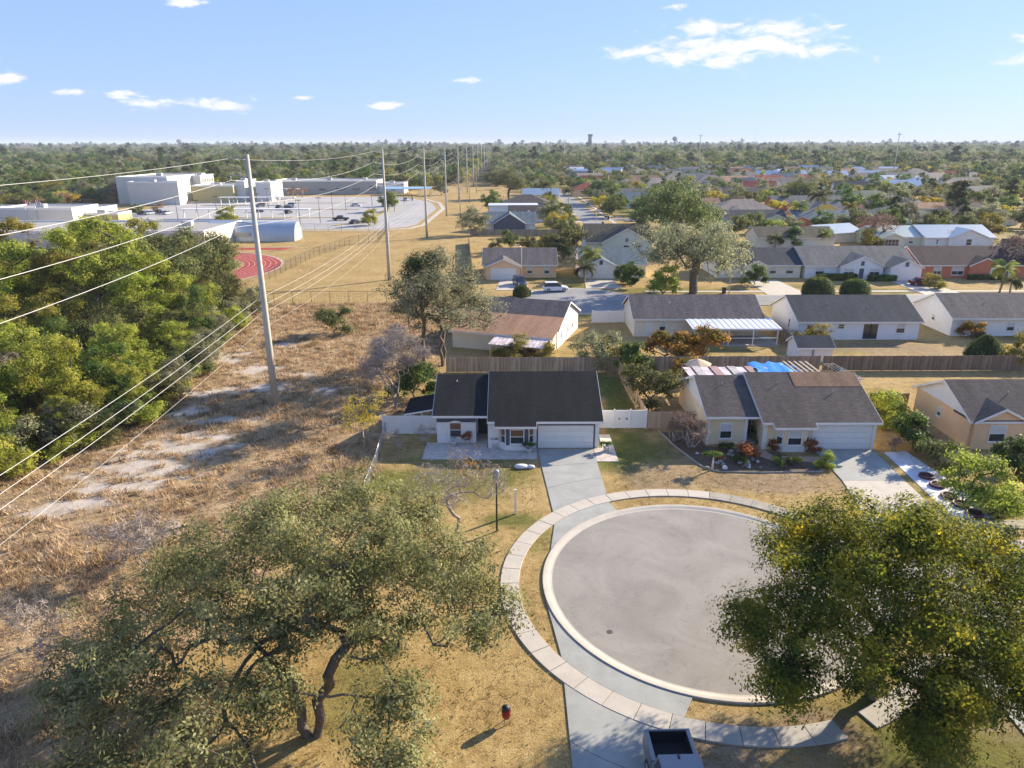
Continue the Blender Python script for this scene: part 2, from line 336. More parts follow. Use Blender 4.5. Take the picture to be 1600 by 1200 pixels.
def ground_mat():
    m, nt, N, L, b = new_mat('dry_grass_ground')
    tc = N.new('ShaderNodeTexCoord')
    def noi(s, d=5, r=.6, sc=None):
        n = N.new('ShaderNodeTexNoise'); n.inputs['Scale'].default_value = s; n.inputs['Detail'].default_value = d; n.inputs['Roughness'].default_value = r
        if sc:
            mp = N.new('ShaderNodeMapping'); mp.inputs['Scale'].default_value = sc; L.new(tc.outputs['Object'], mp.inputs[0]); L.new(mp.outputs[0], n.inputs['Vector'])
        else: L.new(tc.outputs['Object'], n.inputs['Vector'])
        return n.outputs[0]
    def att(a): n = N.new('ShaderNodeAttribute'); n.attribute_name = a; return n.outputs['Fac']
    def mth(op, a, b2, clamp=False):
        n = N.new('ShaderNodeMath'); n.operation = op; n.use_clamp = clamp
        for i, v in enumerate((a, b2)):
            if isinstance(v, (int, float)): n.inputs[i].default_value = v
            else: L.new(v, n.inputs[i])
        return n.outputs[0]
    def mix(f, a, b2):
        n = N.new('ShaderNodeMix'); n.data_type = 'RGBA'; L.new(f, n.inputs[0]); L.new(a, n.inputs[6]); L.new(b2, n.inputs[7]); return n.outputs[2]
    fine = noi(9, 6, .75); mid = noi(1.3, 6, .7); big = noi(.16, 4, .6)
    comb = mth('ADD', mth('MULTIPLY', fine, .5), mth('ADD', mth('MULTIPLY', mid, .42), mth('MULTIPLY', big, .22)))
    r1 = ramp(N, [(.36, (.10, .072, .03)), (.49, (.255, .17, .065)), (.6, (.41, .285, .115)), (.76, (.56, .42, .21))]); L.new(comb, r1.inputs[0])
    rg = ramp(N, [(.36, (.035, .045, .012)), (.55, (.11, .12, .025)), (.75, (.25, .22, .055))]); L.new(comb, rg.inputs[0])
    rd = ramp(N, [(.36, (.10, .07, .045)), (.55, (.23, .165, .10)), (.72, (.40, .31, .21))]); L.new(comb, rd.inputs[0])
    rt = ramp(N, [(.38, (.08, .053, .030)), (.48, (.21, .14, .075)), (.6, (.40, .285, .155)), (.74, (.58, .45, .29))]); L.new(comb, rt.inputs[0])
    rs = ramp(N, [(.36, (.27, .20, .14)), (.5, (.45, .375, .295)), (.7, (.60, .535, .45))]); L.new(comb, rs.inputs[0])
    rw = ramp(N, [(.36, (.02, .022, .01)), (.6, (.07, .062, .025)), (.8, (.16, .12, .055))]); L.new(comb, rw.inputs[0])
    nf = mth('MULTIPLY', mth('SUBTRACT', mid, .5), 1.1)
    def edge(a, k=1.0): return mth('MULTIPLY', mth('ADD', att(a), mth('MULTIPLY', nf, mth('MULTIPLY', att(a), 1.0))), k, True)
    c = mix(edge('tall'), r1.outputs[0], rt.outputs[0]); c = mix(edge('green'), c, rg.outputs[0]); c = mix(edge('dirt'), c, rd.outputs[0])
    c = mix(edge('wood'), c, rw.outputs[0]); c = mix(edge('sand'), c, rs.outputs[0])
    L.new(c, b.inputs['Base Color']); b.inputs['Roughness'].default_value = .95; b.inputs['Specular IOR Level'].default_value = .1
    bp = N.new('ShaderNodeBump'); bp.inputs['Strength'].default_value = .9; bp.inputs['Distance'].default_value = .12
    hh = mth('ADD', mth('MULTIPLY', fine, .6), mth('MULTIPLY', mid, .8)); L.new(hh, bp.inputs['Height']); L.new(bp.outputs[0], b.inputs['Normal'])
    return m
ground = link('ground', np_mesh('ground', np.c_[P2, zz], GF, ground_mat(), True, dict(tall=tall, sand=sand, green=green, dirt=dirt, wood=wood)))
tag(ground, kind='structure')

def asphalt(name, lo, hi, crack=True):
    m, nt, N, L, b = new_mat(name)
    tc = N.new('ShaderNodeTexCoord')
    n = N.new('ShaderNodeTexNoise'); n.inputs['Scale'].default_value = .22; n.inputs['Detail'].default_value = 8; n.inputs['Roughness'].default_value = .68; n.inputs['Distortion'].default_value = 1.2
    f = N.new('ShaderNodeTexNoise'); f.inputs['Scale'].default_value = 40; f.inputs['Detail'].default_value = 3
    w = N.new('ShaderNodeTexNoise'); w.inputs['Scale'].default_value = .5; w.inputs['Detail'].default_value = 2; w.inputs['Distortion'].default_value = 3.0
    for q in (n, f, w): L.new(tc.outputs['Object'], q.inputs['Vector'])
    ab = N.new('ShaderNodeMath'); ab.operation = 'SUBTRACT'; ab.inputs[1].default_value = .5; L.new(w.outputs[0], ab.inputs[0])
    ab2 = N.new('ShaderNodeMath'); ab2.operation = 'ABSOLUTE'; L.new(ab.outputs[0], ab2.inputs[0])
    rc = ramp(N, [(0, (.74, .73, .72)), (.012, (1, 1, 1))]); L.new(ab2.outputs[0], rc.inputs[0])
    ad = N.new('ShaderNodeMath'); ad.operation = 'MULTIPLY_ADD'; ad.inputs[1].default_value = .22; L.new(f.outputs[0], ad.inputs[0])
    mu = N.new('ShaderNodeMath'); mu.operation = 'MULTIPLY_ADD'; mu.inputs[1].default_value = 1.0; mu.inputs[2].default_value = -.11; L.new(n.outputs[0], mu.inputs[0]); L.new(mu.outputs[0], ad.inputs[2])
    r = ramp(N, [(.3, lo), (.7, hi)]); L.new(ad.outputs[0], r.inputs[0])
    mx = N.new('ShaderNodeMix'); mx.data_type = 'RGBA'; mx.blend_type = 'MULTIPLY'; mx.inputs[0].default_value = .75 if crack else 0
    L.new(r.outputs[0], mx.inputs[6]); L.new(rc.outputs[0], mx.inputs[7]); L.new(mx.outputs[2], b.inputs['Base Color'])
    b.inputs['Roughness'].default_value = .85; b.inputs['Specular IOR Level'].default_value = .25
    bp = N.new('ShaderNodeBump'); bp.inputs['Strength'].default_value = .25; bp.inputs['Distance'].default_value = .02; L.new(f.outputs[0], bp.inputs['Height']); L.new(bp.outputs[0], b.inputs['Normal'])
    return m
ASPH = asphalt('worn_pale_asphalt', (.22, .20, .172), (.33, .302, .262))
ASPH2 = asphalt('grey_asphalt', (.20, .195, .19), (.29, .285, .28), False)

def court_outline(d, c=CC, r=9.3, hw=4.3, xend=95, n=96, sx=1):
    r += d; hw += d; a = math.asin(hw / r)
    pts = [(c[0] + sx * (xend - c[0]), c[1] + hw)]
    for i in range(n + 1):
        t = a + (2 * math.pi - 2 * a) * i / n
        pts.append((c[0] + sx * r * math.cos(t), c[1] + r * math.sin(t)))
    pts.append((c[0] + sx * (xend - c[0]), c[1] - hw)); return pts

def strip(outs_z, name, mat, parent=None):
    """sheet lofted between outlines of equal length: [(outline, z), ...]"""
    m = MB(); k = len(outs_z[0][0]); vs = []
    for o, z in outs_z: vs += [(x, y, z) for x, y in o]
    fs = [(a * k + i, a * k + i + 1, (a + 1) * k + i + 1, (a + 1) * k + i) for a in range(len(outs_z) - 1) for i in range(k - 1)]
    m.add(vs, fs); return m.build(name, mat, parent)

road = MB().add([(x, y, .02) for x, y in court_outline(.02)], [tuple(range(99))]).build('road', ASPH); tag(road, kind='structure')
kerb = strip([(court_outline(-.12), .024), (court_outline(.0), .03), (court_outline(.22), .10), (court_outline(.40), .12), (court_outline(.46), .12), (court_outline(.47), -.05)], 'kerb', CONC_NEW); tag(kerb, kind='structure')
mh = MB().lathe([(.17, .015), (.17, .03), (.05, .031)], 20, smooth=False).build('manhole_cover', paint('iron_cover', (.07, .065, .06), .7), loc=(*G(952, 988), 0)); tag(mh, 'round dark manhole cover set in the asphalt turning circle', 'manhole cover')

# pavement of separate slabs round the turning circle
sidewalk = bpy.data.objects.new('sidewalk', None); C.objects.link(sidewalk); tag(sidewalk, kind='structure')
def arc_slab(a0, a1, mat, dz):
    pts = [(CC[0] + r_ * math.cos(a0 + (a1 - a0) * k / 4), CC[1] + r_ * math.sin(a0 + (a1 - a0) * k / 4)) for r_, ks in ((12.32, range(5)), (11.2, range(4, -1, -1))) for k in ks]
    o = MB().prism(pts, -.1, .085 + dz).build('slab', mat, sidewalk)
    bv = o.modifiers.new('edge', 'BEVEL'); bv.width = .012; bv.segments = 1
    return o
na = 38; A0, A1 = R(36), R(324)
for i in range(na):
    a0 = A0 + (A1 - A0) * i / na; a1 = A0 + (A1 - A0) * (i + 1) / na; deg = math.degrees((a0 + a1) / 2)
    mat = CONC_NEW if 76 < deg < 249 else (CONC if deg > 249 else CONC_OLD)
    if 288 < deg < 297: continue
    arc_slab(a0 + .0012, a1 - .0012, mat, random.uniform(-.006, .006))
for i in range(22):
    x0 = 21.2 + i * 1.6
    MB().box(x0, 43.15, -.1, x0 + 1.585, 44.3, .075 + random.uniform(-.008, .008)).build('slab', CONC_OLD, sidewalk)
    if i < 12: MB().box(x0, 29.3, -.1, x0 + 1.585, 30.4, .075).build('slab', CONC_OLD, sidewalk)

def sheet(name, pts, mat, z=.05, thick=.1, kind='structure', parent=None):
    o = MB().prism(pts, z - thick, z).build(name, mat, parent)
    if parent is None: tag(o, kind=kind)
    return o
def circ(r, x, up):   # y on a circle about CC at given x
    return CC[1] + (1 if up else -1) * math.sqrt(max(0, r * r - (x - CC[0]) ** 2))
def court_drive(name, xa, xb, y_house, up, mat, nsl=3, flare=.5, xh=None):
    """a driveway: joined concrete bays from the house to the pavement, then the apron to the kerb"""
    d = bpy.data.objects.new(name, None); C.objects.link(d); tag(d, kind='structure')
    n = 8
    xs = [xa + (xb - xa) * i / n for i in range(n + 1)]; xh = xh or (xa, xb)
    ye = [(circ(12.34, x, up)) for x in xs]
    cuts = [k / nsl for k in range(nsl + 1)]
    for k in range(nsl):
        def line(c): return [((xh[0] + (xh[1] - xh[0]) * i / n) * (1 - c) + xs[i] * c, y_house * (1 - c) + ye[i] * c) for i in range(n + 1)]
        a, b = line(cuts[k] + (.0015 if k else 0)), line(cuts[k + 1] - (.0015 if k < nsl - 1 else 0)); MB().prism((a + b[::-1])[::(-1 if up else 1)], -.08, .062).build('bay', mat, d)
    xs2 = [xa - flare + (xb - xa + 2 * flare) * i / n for i in range(n + 1)]
    a = [(x, circ(11.18, x, up)) for x in xs]; b = [(x, circ(9.79, x, up)) for x in xs2]
    MB().prism((a + b[::-1])[::(-1 if up else 1)], -.08, .064).build('apron', mat, d)
    return d
court_drive('driveway', 2.95, 7.15, 56.75, True, CONC_GREY, 3, .45, (2.2, 7.05))
court_drive('driveway', 2.55, 7.95, 14.0, False, CONC_GREY, 4, .7)
# the second house's stained driveway and others
sheet('driveway', [(25.0, 44.32), (30.6, 44.32), (30.9, 50.5), (26.0, 50.5)], CONC_NEW, .06)
sheet('driveway', [(26.0, 50.52), (30.9, 50.52), (31.25, 56.6), (26.2, 56.6)], CONC_GREY, .062)
sheet('driveway', [(24.6, 41.6), (31.0, 41.6), (30.7, 43.13), (24.9, 43.13)], CONC_OLD, .06)
for (x0, y0, x1, y1) in [(23.0, 18, 25.9, 23.9), (26.0, 18, 29, 23.9), (23.0, 24.0, 25.9, 29.2), (26.0, 24.0, 29, 29.2), (23.0, 30.5, 29, 31.9)]:
    sheet('driveway', [(x0, y0), (x1, y0), (x1, y1), (x0, y1)], CONC_GREY, .06)
# paved forecourt and steps in front of the black-roofed house
PAVE = paint('mottled_patio_concrete', (.55, .47, .40), .8, .22, 2.2)
sheet('patio', [(-7.6, 54.7), (2.15, 54.7), (2.15, 57.0), (-2.2, 57.0), (-2.2, 58.2), (-7.6, 58.2)], PAVE, .05)
sheet('patio', [(7.1, 54.2), (8.9, 54.2), (8.9, 60.0), (7.9, 60.0), (7.9, 57.0), (7.1, 57.0)], PAVE, .05)
# the street behind with its own turning circle, and the far streets
c2 = (10.5, 118.8)
road2 = MB().add([(x, y, .02) for x, y in court_outline(.02, c2, 10.0, 3.7, 150)], [tuple(range(99))]).build('road', ASPH2); tag(road2, kind='structure')
kerb2 = strip([(court_outline(-.1, c2, 10.0, 3.7, 150), .022), (court_outline(.2, c2, 10, 3.7, 150), .1), (court_outline(.4, c2, 10, 3.7, 150), .12), (court_outline(.46, c2, 10, 3.7, 150), -.05)], 'kerb', CONC_NEW); tag(kerb2, kind='structure')
sheet('pavement', [(24, 125.6), (150, 125.6), (150, 126.8), (24, 126.8)], CONC_NEW, .06)
for (xa, xb, ya, yb) in [(14.2, 19.6, 129.2, 138), (45.5, 51.5, 122.7, 137.6), (73, 79, 122.7, 136.6), (-2.3, 2.6, 127.8, 138)]:
    sheet('driveway', [(xa - .6, ya), (xb + .6, ya), (xb, yb), (xa, yb)], CONC_NEW, .066)
sheet('road', [(24.2, 186), (31.5, 186), (30.5, 420), (23.5, 420)], ASPH2, .02)
sheet('pavement', [(34.2, 190), (35.4, 190), (34.2, 400), (33.0, 400)], CONC_NEW, .05)
for k, y in enumerate((214, 236, 262, 290, 322)):
    sheet('driveway', [(31.4, y), (40, y + .5), (40, y + 5.2), (31.4, y + 5.2)], CONC_NEW, .05)
    sheet('driveway', [(24.0, y + 9), (24.0, y + 14), (16, y + 14), (16, y + 9)], CONC_NEW, .05)
sheet('road', [(31, 252), (190, 243), (190, 250), (31, 259)], ASPH2, .016)
# ---- school grounds: car park, drives, running track
LOT = asphalt('pale_car_park_asphalt', (.34, .325, .30), (.43, .41, .385), False)
sheet('car_park', [(-150, 236), (-56, 232), (-47, 250), (-47, 330), (-60, 372), (-150, 372)], LOT, .02)
sheet('road', [(-150, 226.5), (-41, 226.5), (-34, 232), (-31.5, 240), (-31, 300), (-36, 330), (-45, 352), (-60, 375), (-62, 420), (-68, 420), (-68, 372.1), (-60.2, 372.1), (-46.9, 331), (-46.9, 249.8), (-55.9, 231.8), (-150, 235.9)], LOT, .018)
sheet('pavement', [(-150, 222.2), (-40, 222.2), (-32, 227), (-28.3, 238), (-27.4, 300), (-32, 332), (-42, 356), (-43.6, 355), (-33.6, 331), (-29, 300), (-29.9, 238.5), (-33, 228.4), (-40.5, 224.2), (-150, 224.2)], CONC_NEW, .06)
for (a, b, c_, d) in [(-100, 262, -62, 264.2), (-100, 296, -62, 298.2), (-100, 330, -66, 332)]:
    sheet('planted_strip', [(a, b), (c_, b), (c_, d), (a, d)], paint('strip_grass', (.30, .235, .09), .95, .3, .5), .1)
sheet('planted_strip', [(-57, 236), (-49.5, 248), (-49.5, 300), (-51.5, 300), (-51.5, 249), (-59, 237)], MATS['strip_grass'], .11)
TRACK = paint('red_running_track', (.34, .045, .025), .85, .08, .4)
tc0 = (-76.0, 152.0)
def track_ring(r0, r1, z, mat, name, parent=None):
    n = 48; o = []
    for r_ in (r0, r1):
        q = [(tc0[0] - 90, tc0[1] - r_)] + [(tc0[0] + r_ * math.cos(t), tc0[1] + r_ * math.sin(t)) for t in np.linspace(-math.pi / 2, math.pi / 2, n)] + [(tc0[0] - 90, tc0[1] + r_)]
        o.append((q, z))
    return strip(o, name, mat, parent)
tr = track_ring(17.5, 25.6, .03, TRACK, 'running_track'); tag(tr, 'red curved running track with white lanes beside the school fence', 'running track')
for k in range(8): track_ring(17.6 + k * 1.13, 17.66 + k * 1.13, .034, WHITE, 'lane_line', tr)
track_ring(25.6, 26.0, .05, CONC_NEW, 'edging', tr)
rw = sheet('jump_runway', [(-90, 180.5), (-58, 180.5), (-56, 184.5), (-90, 184.5)], TRACK, .03); rw['kind'] = 'thing'
tag(rw, 'straight red jump runway strip above the curved running track', 'runway'); MB().box(-90, 184.5, .0, -55.6, 184.8, .06).build('edging', CONC_NEW, rw)

# ---- tall dry grass standing in the power-line field (uncountable)
def grass_stuff():
    n = 30000
    X = rng.uniform(-62, -8, n); Y = 17 + 100 * rng.random(n) ** 1.25
    P = np.c_[X, Y]; t, s, g, d, w = ground_masks(P)
    keep = (t * (1 - s) * (.25 + 1.2 * vnoise(P, .28, 31, 3)) > rng.random(n) * .75 + .12) & (w < .6); P = P[keep]; n = len(P)
    nb = 10
    base = np.repeat(P, nb, 0) + rng.normal(0, .22, (n * nb, 2)); h = np.repeat(rng.uniform(.16, .55, n) * (0.6 + .7 * vnoise(P, .15, 5)), nb) * rng.uniform(.6, 1.1, n * nb)
    a = rng.uniform(0, 2 * np.pi, n * nb); lean = rng.uniform(.2, 1.2, n * nb) * h; b = rng.uniform(0, 2 * np.pi, n * nb)
    w_ = rng.uniform(.018, .045, n * nb) * (1 + np.repeat(P[:, 1], nb) / 90)
    dx, dy = np.cos(a) * w_, np.sin(a) * w_
    z0 = -.03 * np.ones(n * nb)
    V = np.stack([np.c_[base[:, 0] - dx, base[:, 1] - dy, z0], np.c_[base[:, 0] + dx, base[:, 1] + dy, z0], np.c_[base[:, 0] + np.cos(b) * lean, base[:, 1] + np.sin(b) * lean, h]], 1).reshape(-1, 3)
    F = np.arange(len(V)).reshape(-1, 3)
    gm = leaf_mat('dry_straw', [(.19, .12, .065), (.38, .26, .14), (.54, .395, .235), (.68, .54, .365)], .35, .8, 0)
    o = link('grass', np_mesh('grass', V, F, gm)); tag(o, 'tall straw-coloured dry grass standing over the power-line field', 'grass', kind='stuff')
grass_stuff()
def litter_stuff():
    """short tufts and fallen leaves that roughen the lawns"""
    n = 26000
    X = rng.uniform(-17, 38, n); Y = 16 + 62 * rng.random(n)
    P = np.c_[X, Y]; r = np.hypot(P[:, 0] - CC[0], P[:, 1] - CC[1]); t, s, g, d, w = ground_masks(P)
    paved = ((r < 9.8) | ((r > 11.15) & (r < 12.4)) | ((X > 2) & (X < 8) & ((Y > 45) & (Y < 58) | (Y < 28.5))) | ((Y > 32) & (Y < 41.7) & (X > 18)) | ((X > 25) & (X < 33) & (Y > 41)) | ((X > 22.9) & (X < 29.1) & (Y < 32))
             | ((Y > 54) & (X > -8.3) & (X < 9)) | ((Y > 56) & (X > 16)) | ((Y > 43) & (Y < 44.5) & (X > 21)))
    keep = ~paved & (t < .5) & (vnoise(P, .5, 41) * .9 + .1 > rng.random(n)); P = P[keep]; n = len(P)
    nb = 5; base = np.repeat(P, nb, 0) + rng.normal(0, .09, (n * nb, 2)); h = rng.uniform(.03, .12, n * nb); a = rng.uniform(0, 6.28, n * nb); w_ = rng.uniform(.012, .035, n * nb)
    lean = rng.uniform(0, .12, n * nb); b = rng.uniform(0, 6.28, n * nb); dx, dy = np.cos(a) * w_, np.sin(a) * w_; z0 = np.full(n * nb, -.01)
    V = np.stack([np.c_[base[:, 0] - dx, base[:, 1] - dy, z0], np.c_[base[:, 0] + dx, base[:, 1] + dy, z0], np.c_[base[:, 0] + np.cos(b) * lean, base[:, 1] + np.sin(b) * lean, h]], 1).reshape(-1, 3)
    o = link('grass', np_mesh('lawn_grass', V, np.arange(len(V)).reshape(-1, 3), leaf_mat('lawn_blades', [(.10, .085, .025), (.24, .17, .065), (.38, .27, .12), (.5, .4, .22)], .25, .8, 0)))
    tag(o, 'short dry lawn grass and leaf litter round the turning circle', 'grass', kind='stuff')
litter_stuff()
# ------------------------------------------------------------------ houses
_wc = {}
BLIND = paint('white_blind', (.62, .61, .57), .7, .05)
BLIND_BROWN = paint('brown_blind', (.20, .10, .045), .7, .1)
def window(parent, loc, w, h, rz=0.0, style='sash', frame=None, blind=None):
    """sash window facing local -y: frame mesh, pane and optional blind as sub-parts"""
    frame = frame or WHITE; key = (round(w, 2), round(h, 2), style, frame.name)
    if key not in _wc:
        m = MB(); t = .075; p = -.06
        m.box(0, p, 0, t, .02, h); m.box(w - t, p, 0, w, .02, h); m.box(t, p, 0, w - t, .02, t)
        if style == 'arch':
            pts = [(0, h)] + [(w * k / 8, h + .16 * math.sin(math.pi * k / 8)) for k in range(1, 8)] + [(w, h)]
            m.extr_y(pts[::-1], p, .02); m.box(t, p, h - t, w - t, .02, h)
        else: m.box(t, p, h - t, w - t, .02, h)
        m.box(t, p + .015, h * .5 - .03, w - t, .0, h * .5 + .03)
        if style == 'wide': m.box(w * .5 - .03, p + .012, t, w * .5 + .03, .0, h - t)
        if style == 'grid':
            for k in (1, 2, 3): m.box(w * k / 4 - .02, p + .02, t, w * k / 4 + .02, .0, h - t)
        m.box(-.05, p - .05, -.06, w + .05, .02, 0)
        pn = MB().box(t, -.022, t, w - t, -.012, h - t); bl = MB().box(t + .005, -.030, h * .52, w - t - .005, -.0235, h - t)
        _wc[key] = (m.mesh('window', frame), pn.mesh('pane', GLASS), bl)
    me, pn, bl = _wc[key]
    o = link('window', me, parent, loc, rz); link('pane', pn, o)
    if blind is not None:
        k2 = key + (blind.name,)
        if k2 not in _wc: _wc[k2] = bl.mesh('blind', blind)
        link('blind', _wc[k2], o)
    return o
def garage(parent, x0, x1, y, h=2.13, mat=None, rows=4, rz=0, loc=None, trim=None):
    o = MB(); t = .12; p = y - .05; w = x1 - x0
    o.box(x0 - t, p, 0, x0, y + .02, h + t); o.box(x1, p, 0, x1 + t, y + .02, h + t); o.box(x0, p, h, x1, y + .02, h + t)
    f = o.build('garage_door', trim or WHITE, parent)
    for k in range(rows):
        MB().box(x0, y - .03, .02 + k * h / rows, x1, y - .005, (k + 1) * h / rows - .012).build('panel', mat or WHITE, f)
    return f
def door(parent, x, y, mat, w=.92, h=2.05, z0=.12):
    m = MB(); t = .08; m.box(x - t, y - .05, z0, x, y + .02, z0 + h + t); m.box(x + w, y - .05, z0, x + w + t, y + .02, z0 + h + t); m.box(x, y - .05, z0 + h, x + w, y + .02, z0 + h + t)
    f = m.build('door', WHITE, parent); MB().box(x, y - .03, z0, x + w, y - .005, z0 + h).build('leaf', mat, f)
    MB().tube([(x + w - .1, y - .03, z0 + 1), (x + w - .1, y - .09, z0 + 1)], .03, 8).build('handle', STEEL, f)
    return f
def slab_roof(parent, x0, x1, prof, mat, t=.14, fascia=WHITE, left=True, right=True, name='roof', gap=None):
    """roof with thickness over a (y, z) underside profile, white eave and rake boards"""
    top = [(y, z + t) for y, z in prof]
    r = MB().extr_x(list(prof) + top[::-1], x0, x1).build(name, mat, parent)
    f = MB()
    (ya, za), (yb, zb) = prof[0], prof[-1]
    for a_, b_ in ([(x0, x1)] if not gap else [(x0, gap[0]), (gap[1], x1)]): f.box(a_, ya - .035, za - .07, b_, ya - .004, za + t - .015)
    f.box(x0, yb + .004, zb - .07, x1, yb + .035, zb + t - .015)
    low = [(y, z - .10) for y, z in prof]; hi = [(y, z + t - .012) for y, z in prof]
    if left: f.extr_x(low + hi[::-1], x0 - .035, x0 - .004)
    if right: f.extr_x(low + hi[::-1], x1 + .004, x1 + .035)
    f.build('fascia', fascia, r)
    return r
def vents(parent, pts):
    for x, y, z in pts: MB().tube([(x, y, z - .1), (x, y, z + .24)], .035, 8).build('vent_pipe', STEEL, parent)

def house(label, x, y, w, d, wall, roofm, rz=0.0, ze=2.45, slope=.42, oh=.45, ox=.3, hip=False, gables=(), wins=(), garages=(), doors=(), gable_mat=None, group=None, chimney=None, name='house', trim=None, vent=True):
    root = empty(name, (x, y, 0), rz, label, 'house', group); trim = trim or WHITE
    h = lambda yy: ze + (min(yy, d - yy) + oh) * slope
    if hip:
        MB().box(0, 0, 0, w, d, h(0) - .02).build('wall', wall, root)
        rid = d / 2 + oh; za = ze + rid * slope; t = .14
        V = [(-oh, -oh, ze + t), (w + oh, -oh, ze + t), (w + oh, d + oh, ze + t), (-oh, d + oh, ze + t), (-oh + rid, d / 2, za + t), (w + oh - rid, d / 2, za + t)]
        V += [(a, b, ze) for a, b, c in V[:4]]
        r = MB().add(V, [(0, 1, 5, 4), (2, 3, 4, 5), (1, 2, 5), (3, 0, 4), (6, 7, 1, 0), (7, 8, 2, 1), (8, 9, 3, 2), (9, 6, 0, 3), (9, 8, 7, 6)]).build('roof', roofm, root)
        m = MB(); m.box(-oh - .035, -oh - .035, ze - .05, w + oh + .035, -oh - .004, ze + t - .02); m.box(-oh - .035, d + oh + .004, ze - .05, w + oh + .035, d + oh + .035, ze + t - .02)
        m.box(-oh - .035, -oh, ze - .05, -oh - .004, d + oh, ze + t - .02); m.box(w + oh + .004, -oh, ze - .05, w + oh + .035, d + oh, ze + t - .02); m.build('fascia', trim, r)
    else:
        MB().extr_x([(0, 0), (d, 0), (d, h(d) - .02), (d / 2, h(d / 2) - .02), (0, h(0) - .02)], 0, w).build('wall', wall, root)
        r = slab_roof(root, -ox, w + ox, [(-oh, ze), (d / 2, h(d / 2)), (d + oh, ze)], roofm, fascia=trim)
        if gable_mat:
            for xa, xb in ((-.035, -.003), (w + .003, w + .035)):
                MB().extr_x([(.02, h(0) - .04), (d - .02, h(0) - .04), (d / 2, h(d / 2) - .06)], xa, xb).build('gable', gable_mat, root)
    for g in gables:
        x0, x1, pj = g[:3]; gm = g[3] if len(g) > 3 and g[3] else wall; ow = .35; sl = g[4] if len(g) > 4 else slope
        hw = (x1 - x0) / 2; xm = (x0 + x1) / 2; za = ze + (hw + ow) * sl; hl = ze + ow * sl
        MB().extr_y([(x0, 0), (x1, 0), (x1, hl - .02), (xm, za - .02), (x0, hl - .02)], -pj, .3).build('wall', gm, root)
        yb = min(d / 2, (za - ze) / slope - oh + .25)
        gr = MB().extr_y([(x0 - ow, ze), (xm, za), (x1 + ow, ze), (x1 + ow, ze + .13), (xm, za + .13), (x0 - ow, ze + .13)], -pj - .3, yb).build('roof', roofm, root)
        MB().extr_y([(x0 - ow, ze - .1), (xm, za - .1), (x1 + ow, ze - .1), (x1 + ow, ze + .115), (xm, za + .115), (x0 - ow, ze + .115)], -pj - .335, -pj - .304).build('fascia', trim, gr)
        if len(g) > 5 and g[5]: window(root, (xm - .35, -pj - .003, hl + .15), .7, .75, 0, 'arch', paint('blue_vent', (.25, .33, .42)))
    for q in wins:
        face, u, z0, ww, hh = q[:5]; st = q[5] if len(q) > 5 else 'sash'; bl = q[6] if len(q) > 6 else BLIND
        yo = q[7] if len(q) > 7 else 0.0
        if face == 'f': window(root, (u, -yo - .004, z0), ww, hh, 0, st, None, bl)
        elif face == 'l': window(root, (-.004, u + ww, z0), ww, hh, -math.pi / 2, st, None, bl)
        elif face == 'r': window(root, (w + .004, u, z0), ww, hh, math.pi / 2, st, None, bl)
    for q in garages: garage(root, q[0], q[1], -(q[2] if len(q) > 2 else 0.0) - .004)
    for q in doors: door(root, q[0], -(q[2] if len(q) > 2 else 0.0) - .004, q[1])
    if vent and not hip: vents(root, [(w * .3, d * .3, h(d * .3) + .14), (w * .62, d * .22, h(d * .22) + .14)])
    if chimney: MB().box(chimney[0], chimney[1], 2, chimney[0] + .9, chimney[1] + .7, chimney[2]).build('chimney', WHITE, root)
    return root

ROOF_BLACK = shingle('black_shingles', (.020, .021, .023), .25)
ROOF_BROWN = shingle('dark_brown_shingles', (0.106, 0.09, 0.081))
ROOF_GREYBR = shingle('grey_brown_shingles', (0.149, 0.129, 0.121))
ROOF_CHAR = shingle('charcoal_shingles', (0.063, 0.069, 0.078))
ROOF_GREY = shingle('mid_grey_shingles', (0.172, 0.167, 0.155))
ROOF_TAN = shingle('orange_tan_shingles', (.40, .235, .145), .15)
ROOF_SLATE = shingle('slate_blue_shingles', (0.149, 0.184, 0.201))
ROOF_GREEN = shingle('sage_green_shingles', (0.149, 0.178, 0.138))
ROOF_OLIVE = shingle('olive_brown_shingles', (0.121, 0.106, 0.075))
ROOF_PALE = shingle('pale_tan_shingles', (0.31, 0.259, 0.207), .2)
ROOF_RED = shingle('red_clay_tiles', (0.322, 0.086, 0.052))
METAL_BLUE = paint('pale_blue_metal_roof', (.40, .46, .50), .35, .06, .5, metal=.3)
METAL_WHITE = paint('white_metal_roof', (.66, .67, .68), .35, .06, .5)
W_WHITE = paint('white_stucco', (.84, .81, .75), .85, .05, .8, bump=.12)
W_COOL = paint('cool_white_siding', (.80, .80, .79), .8, .04, .8)
W_PEACH = paint('peach_stucco', (.84, .56, .31), .85, .07, .8, bump=.12)
W_BEIGE = paint('beige_stucco', (.82, .66, .42), .85, .06, .8, bump=.12)
W_CREAM = paint('cream_stucco', (.82, .74, .57), .85, .06, .8, bump=.12)
W_BRICK = paint('red_brick_wall', (.62, .21, .11), .85, .14, 3, bump=.2)
W_GREEN = paint('light_green_siding', (.52, .66, .42), .8, .06)
W_SAGE = paint('sage_stucco', (.64, .66, .52), .85, .06)
W_YELLOW = paint('yellow_stucco', (.85, .62, .13), .85, .06)
W_SLATE = paint('slate_blue_trim', (.085, .10, .135), .6, .1)
W_TEAL = paint('teal_siding', (.46, .58, .58), .8, .06)
DOOR_DARK = paint('dark_door', (.05, .04, .05), .5, .1)

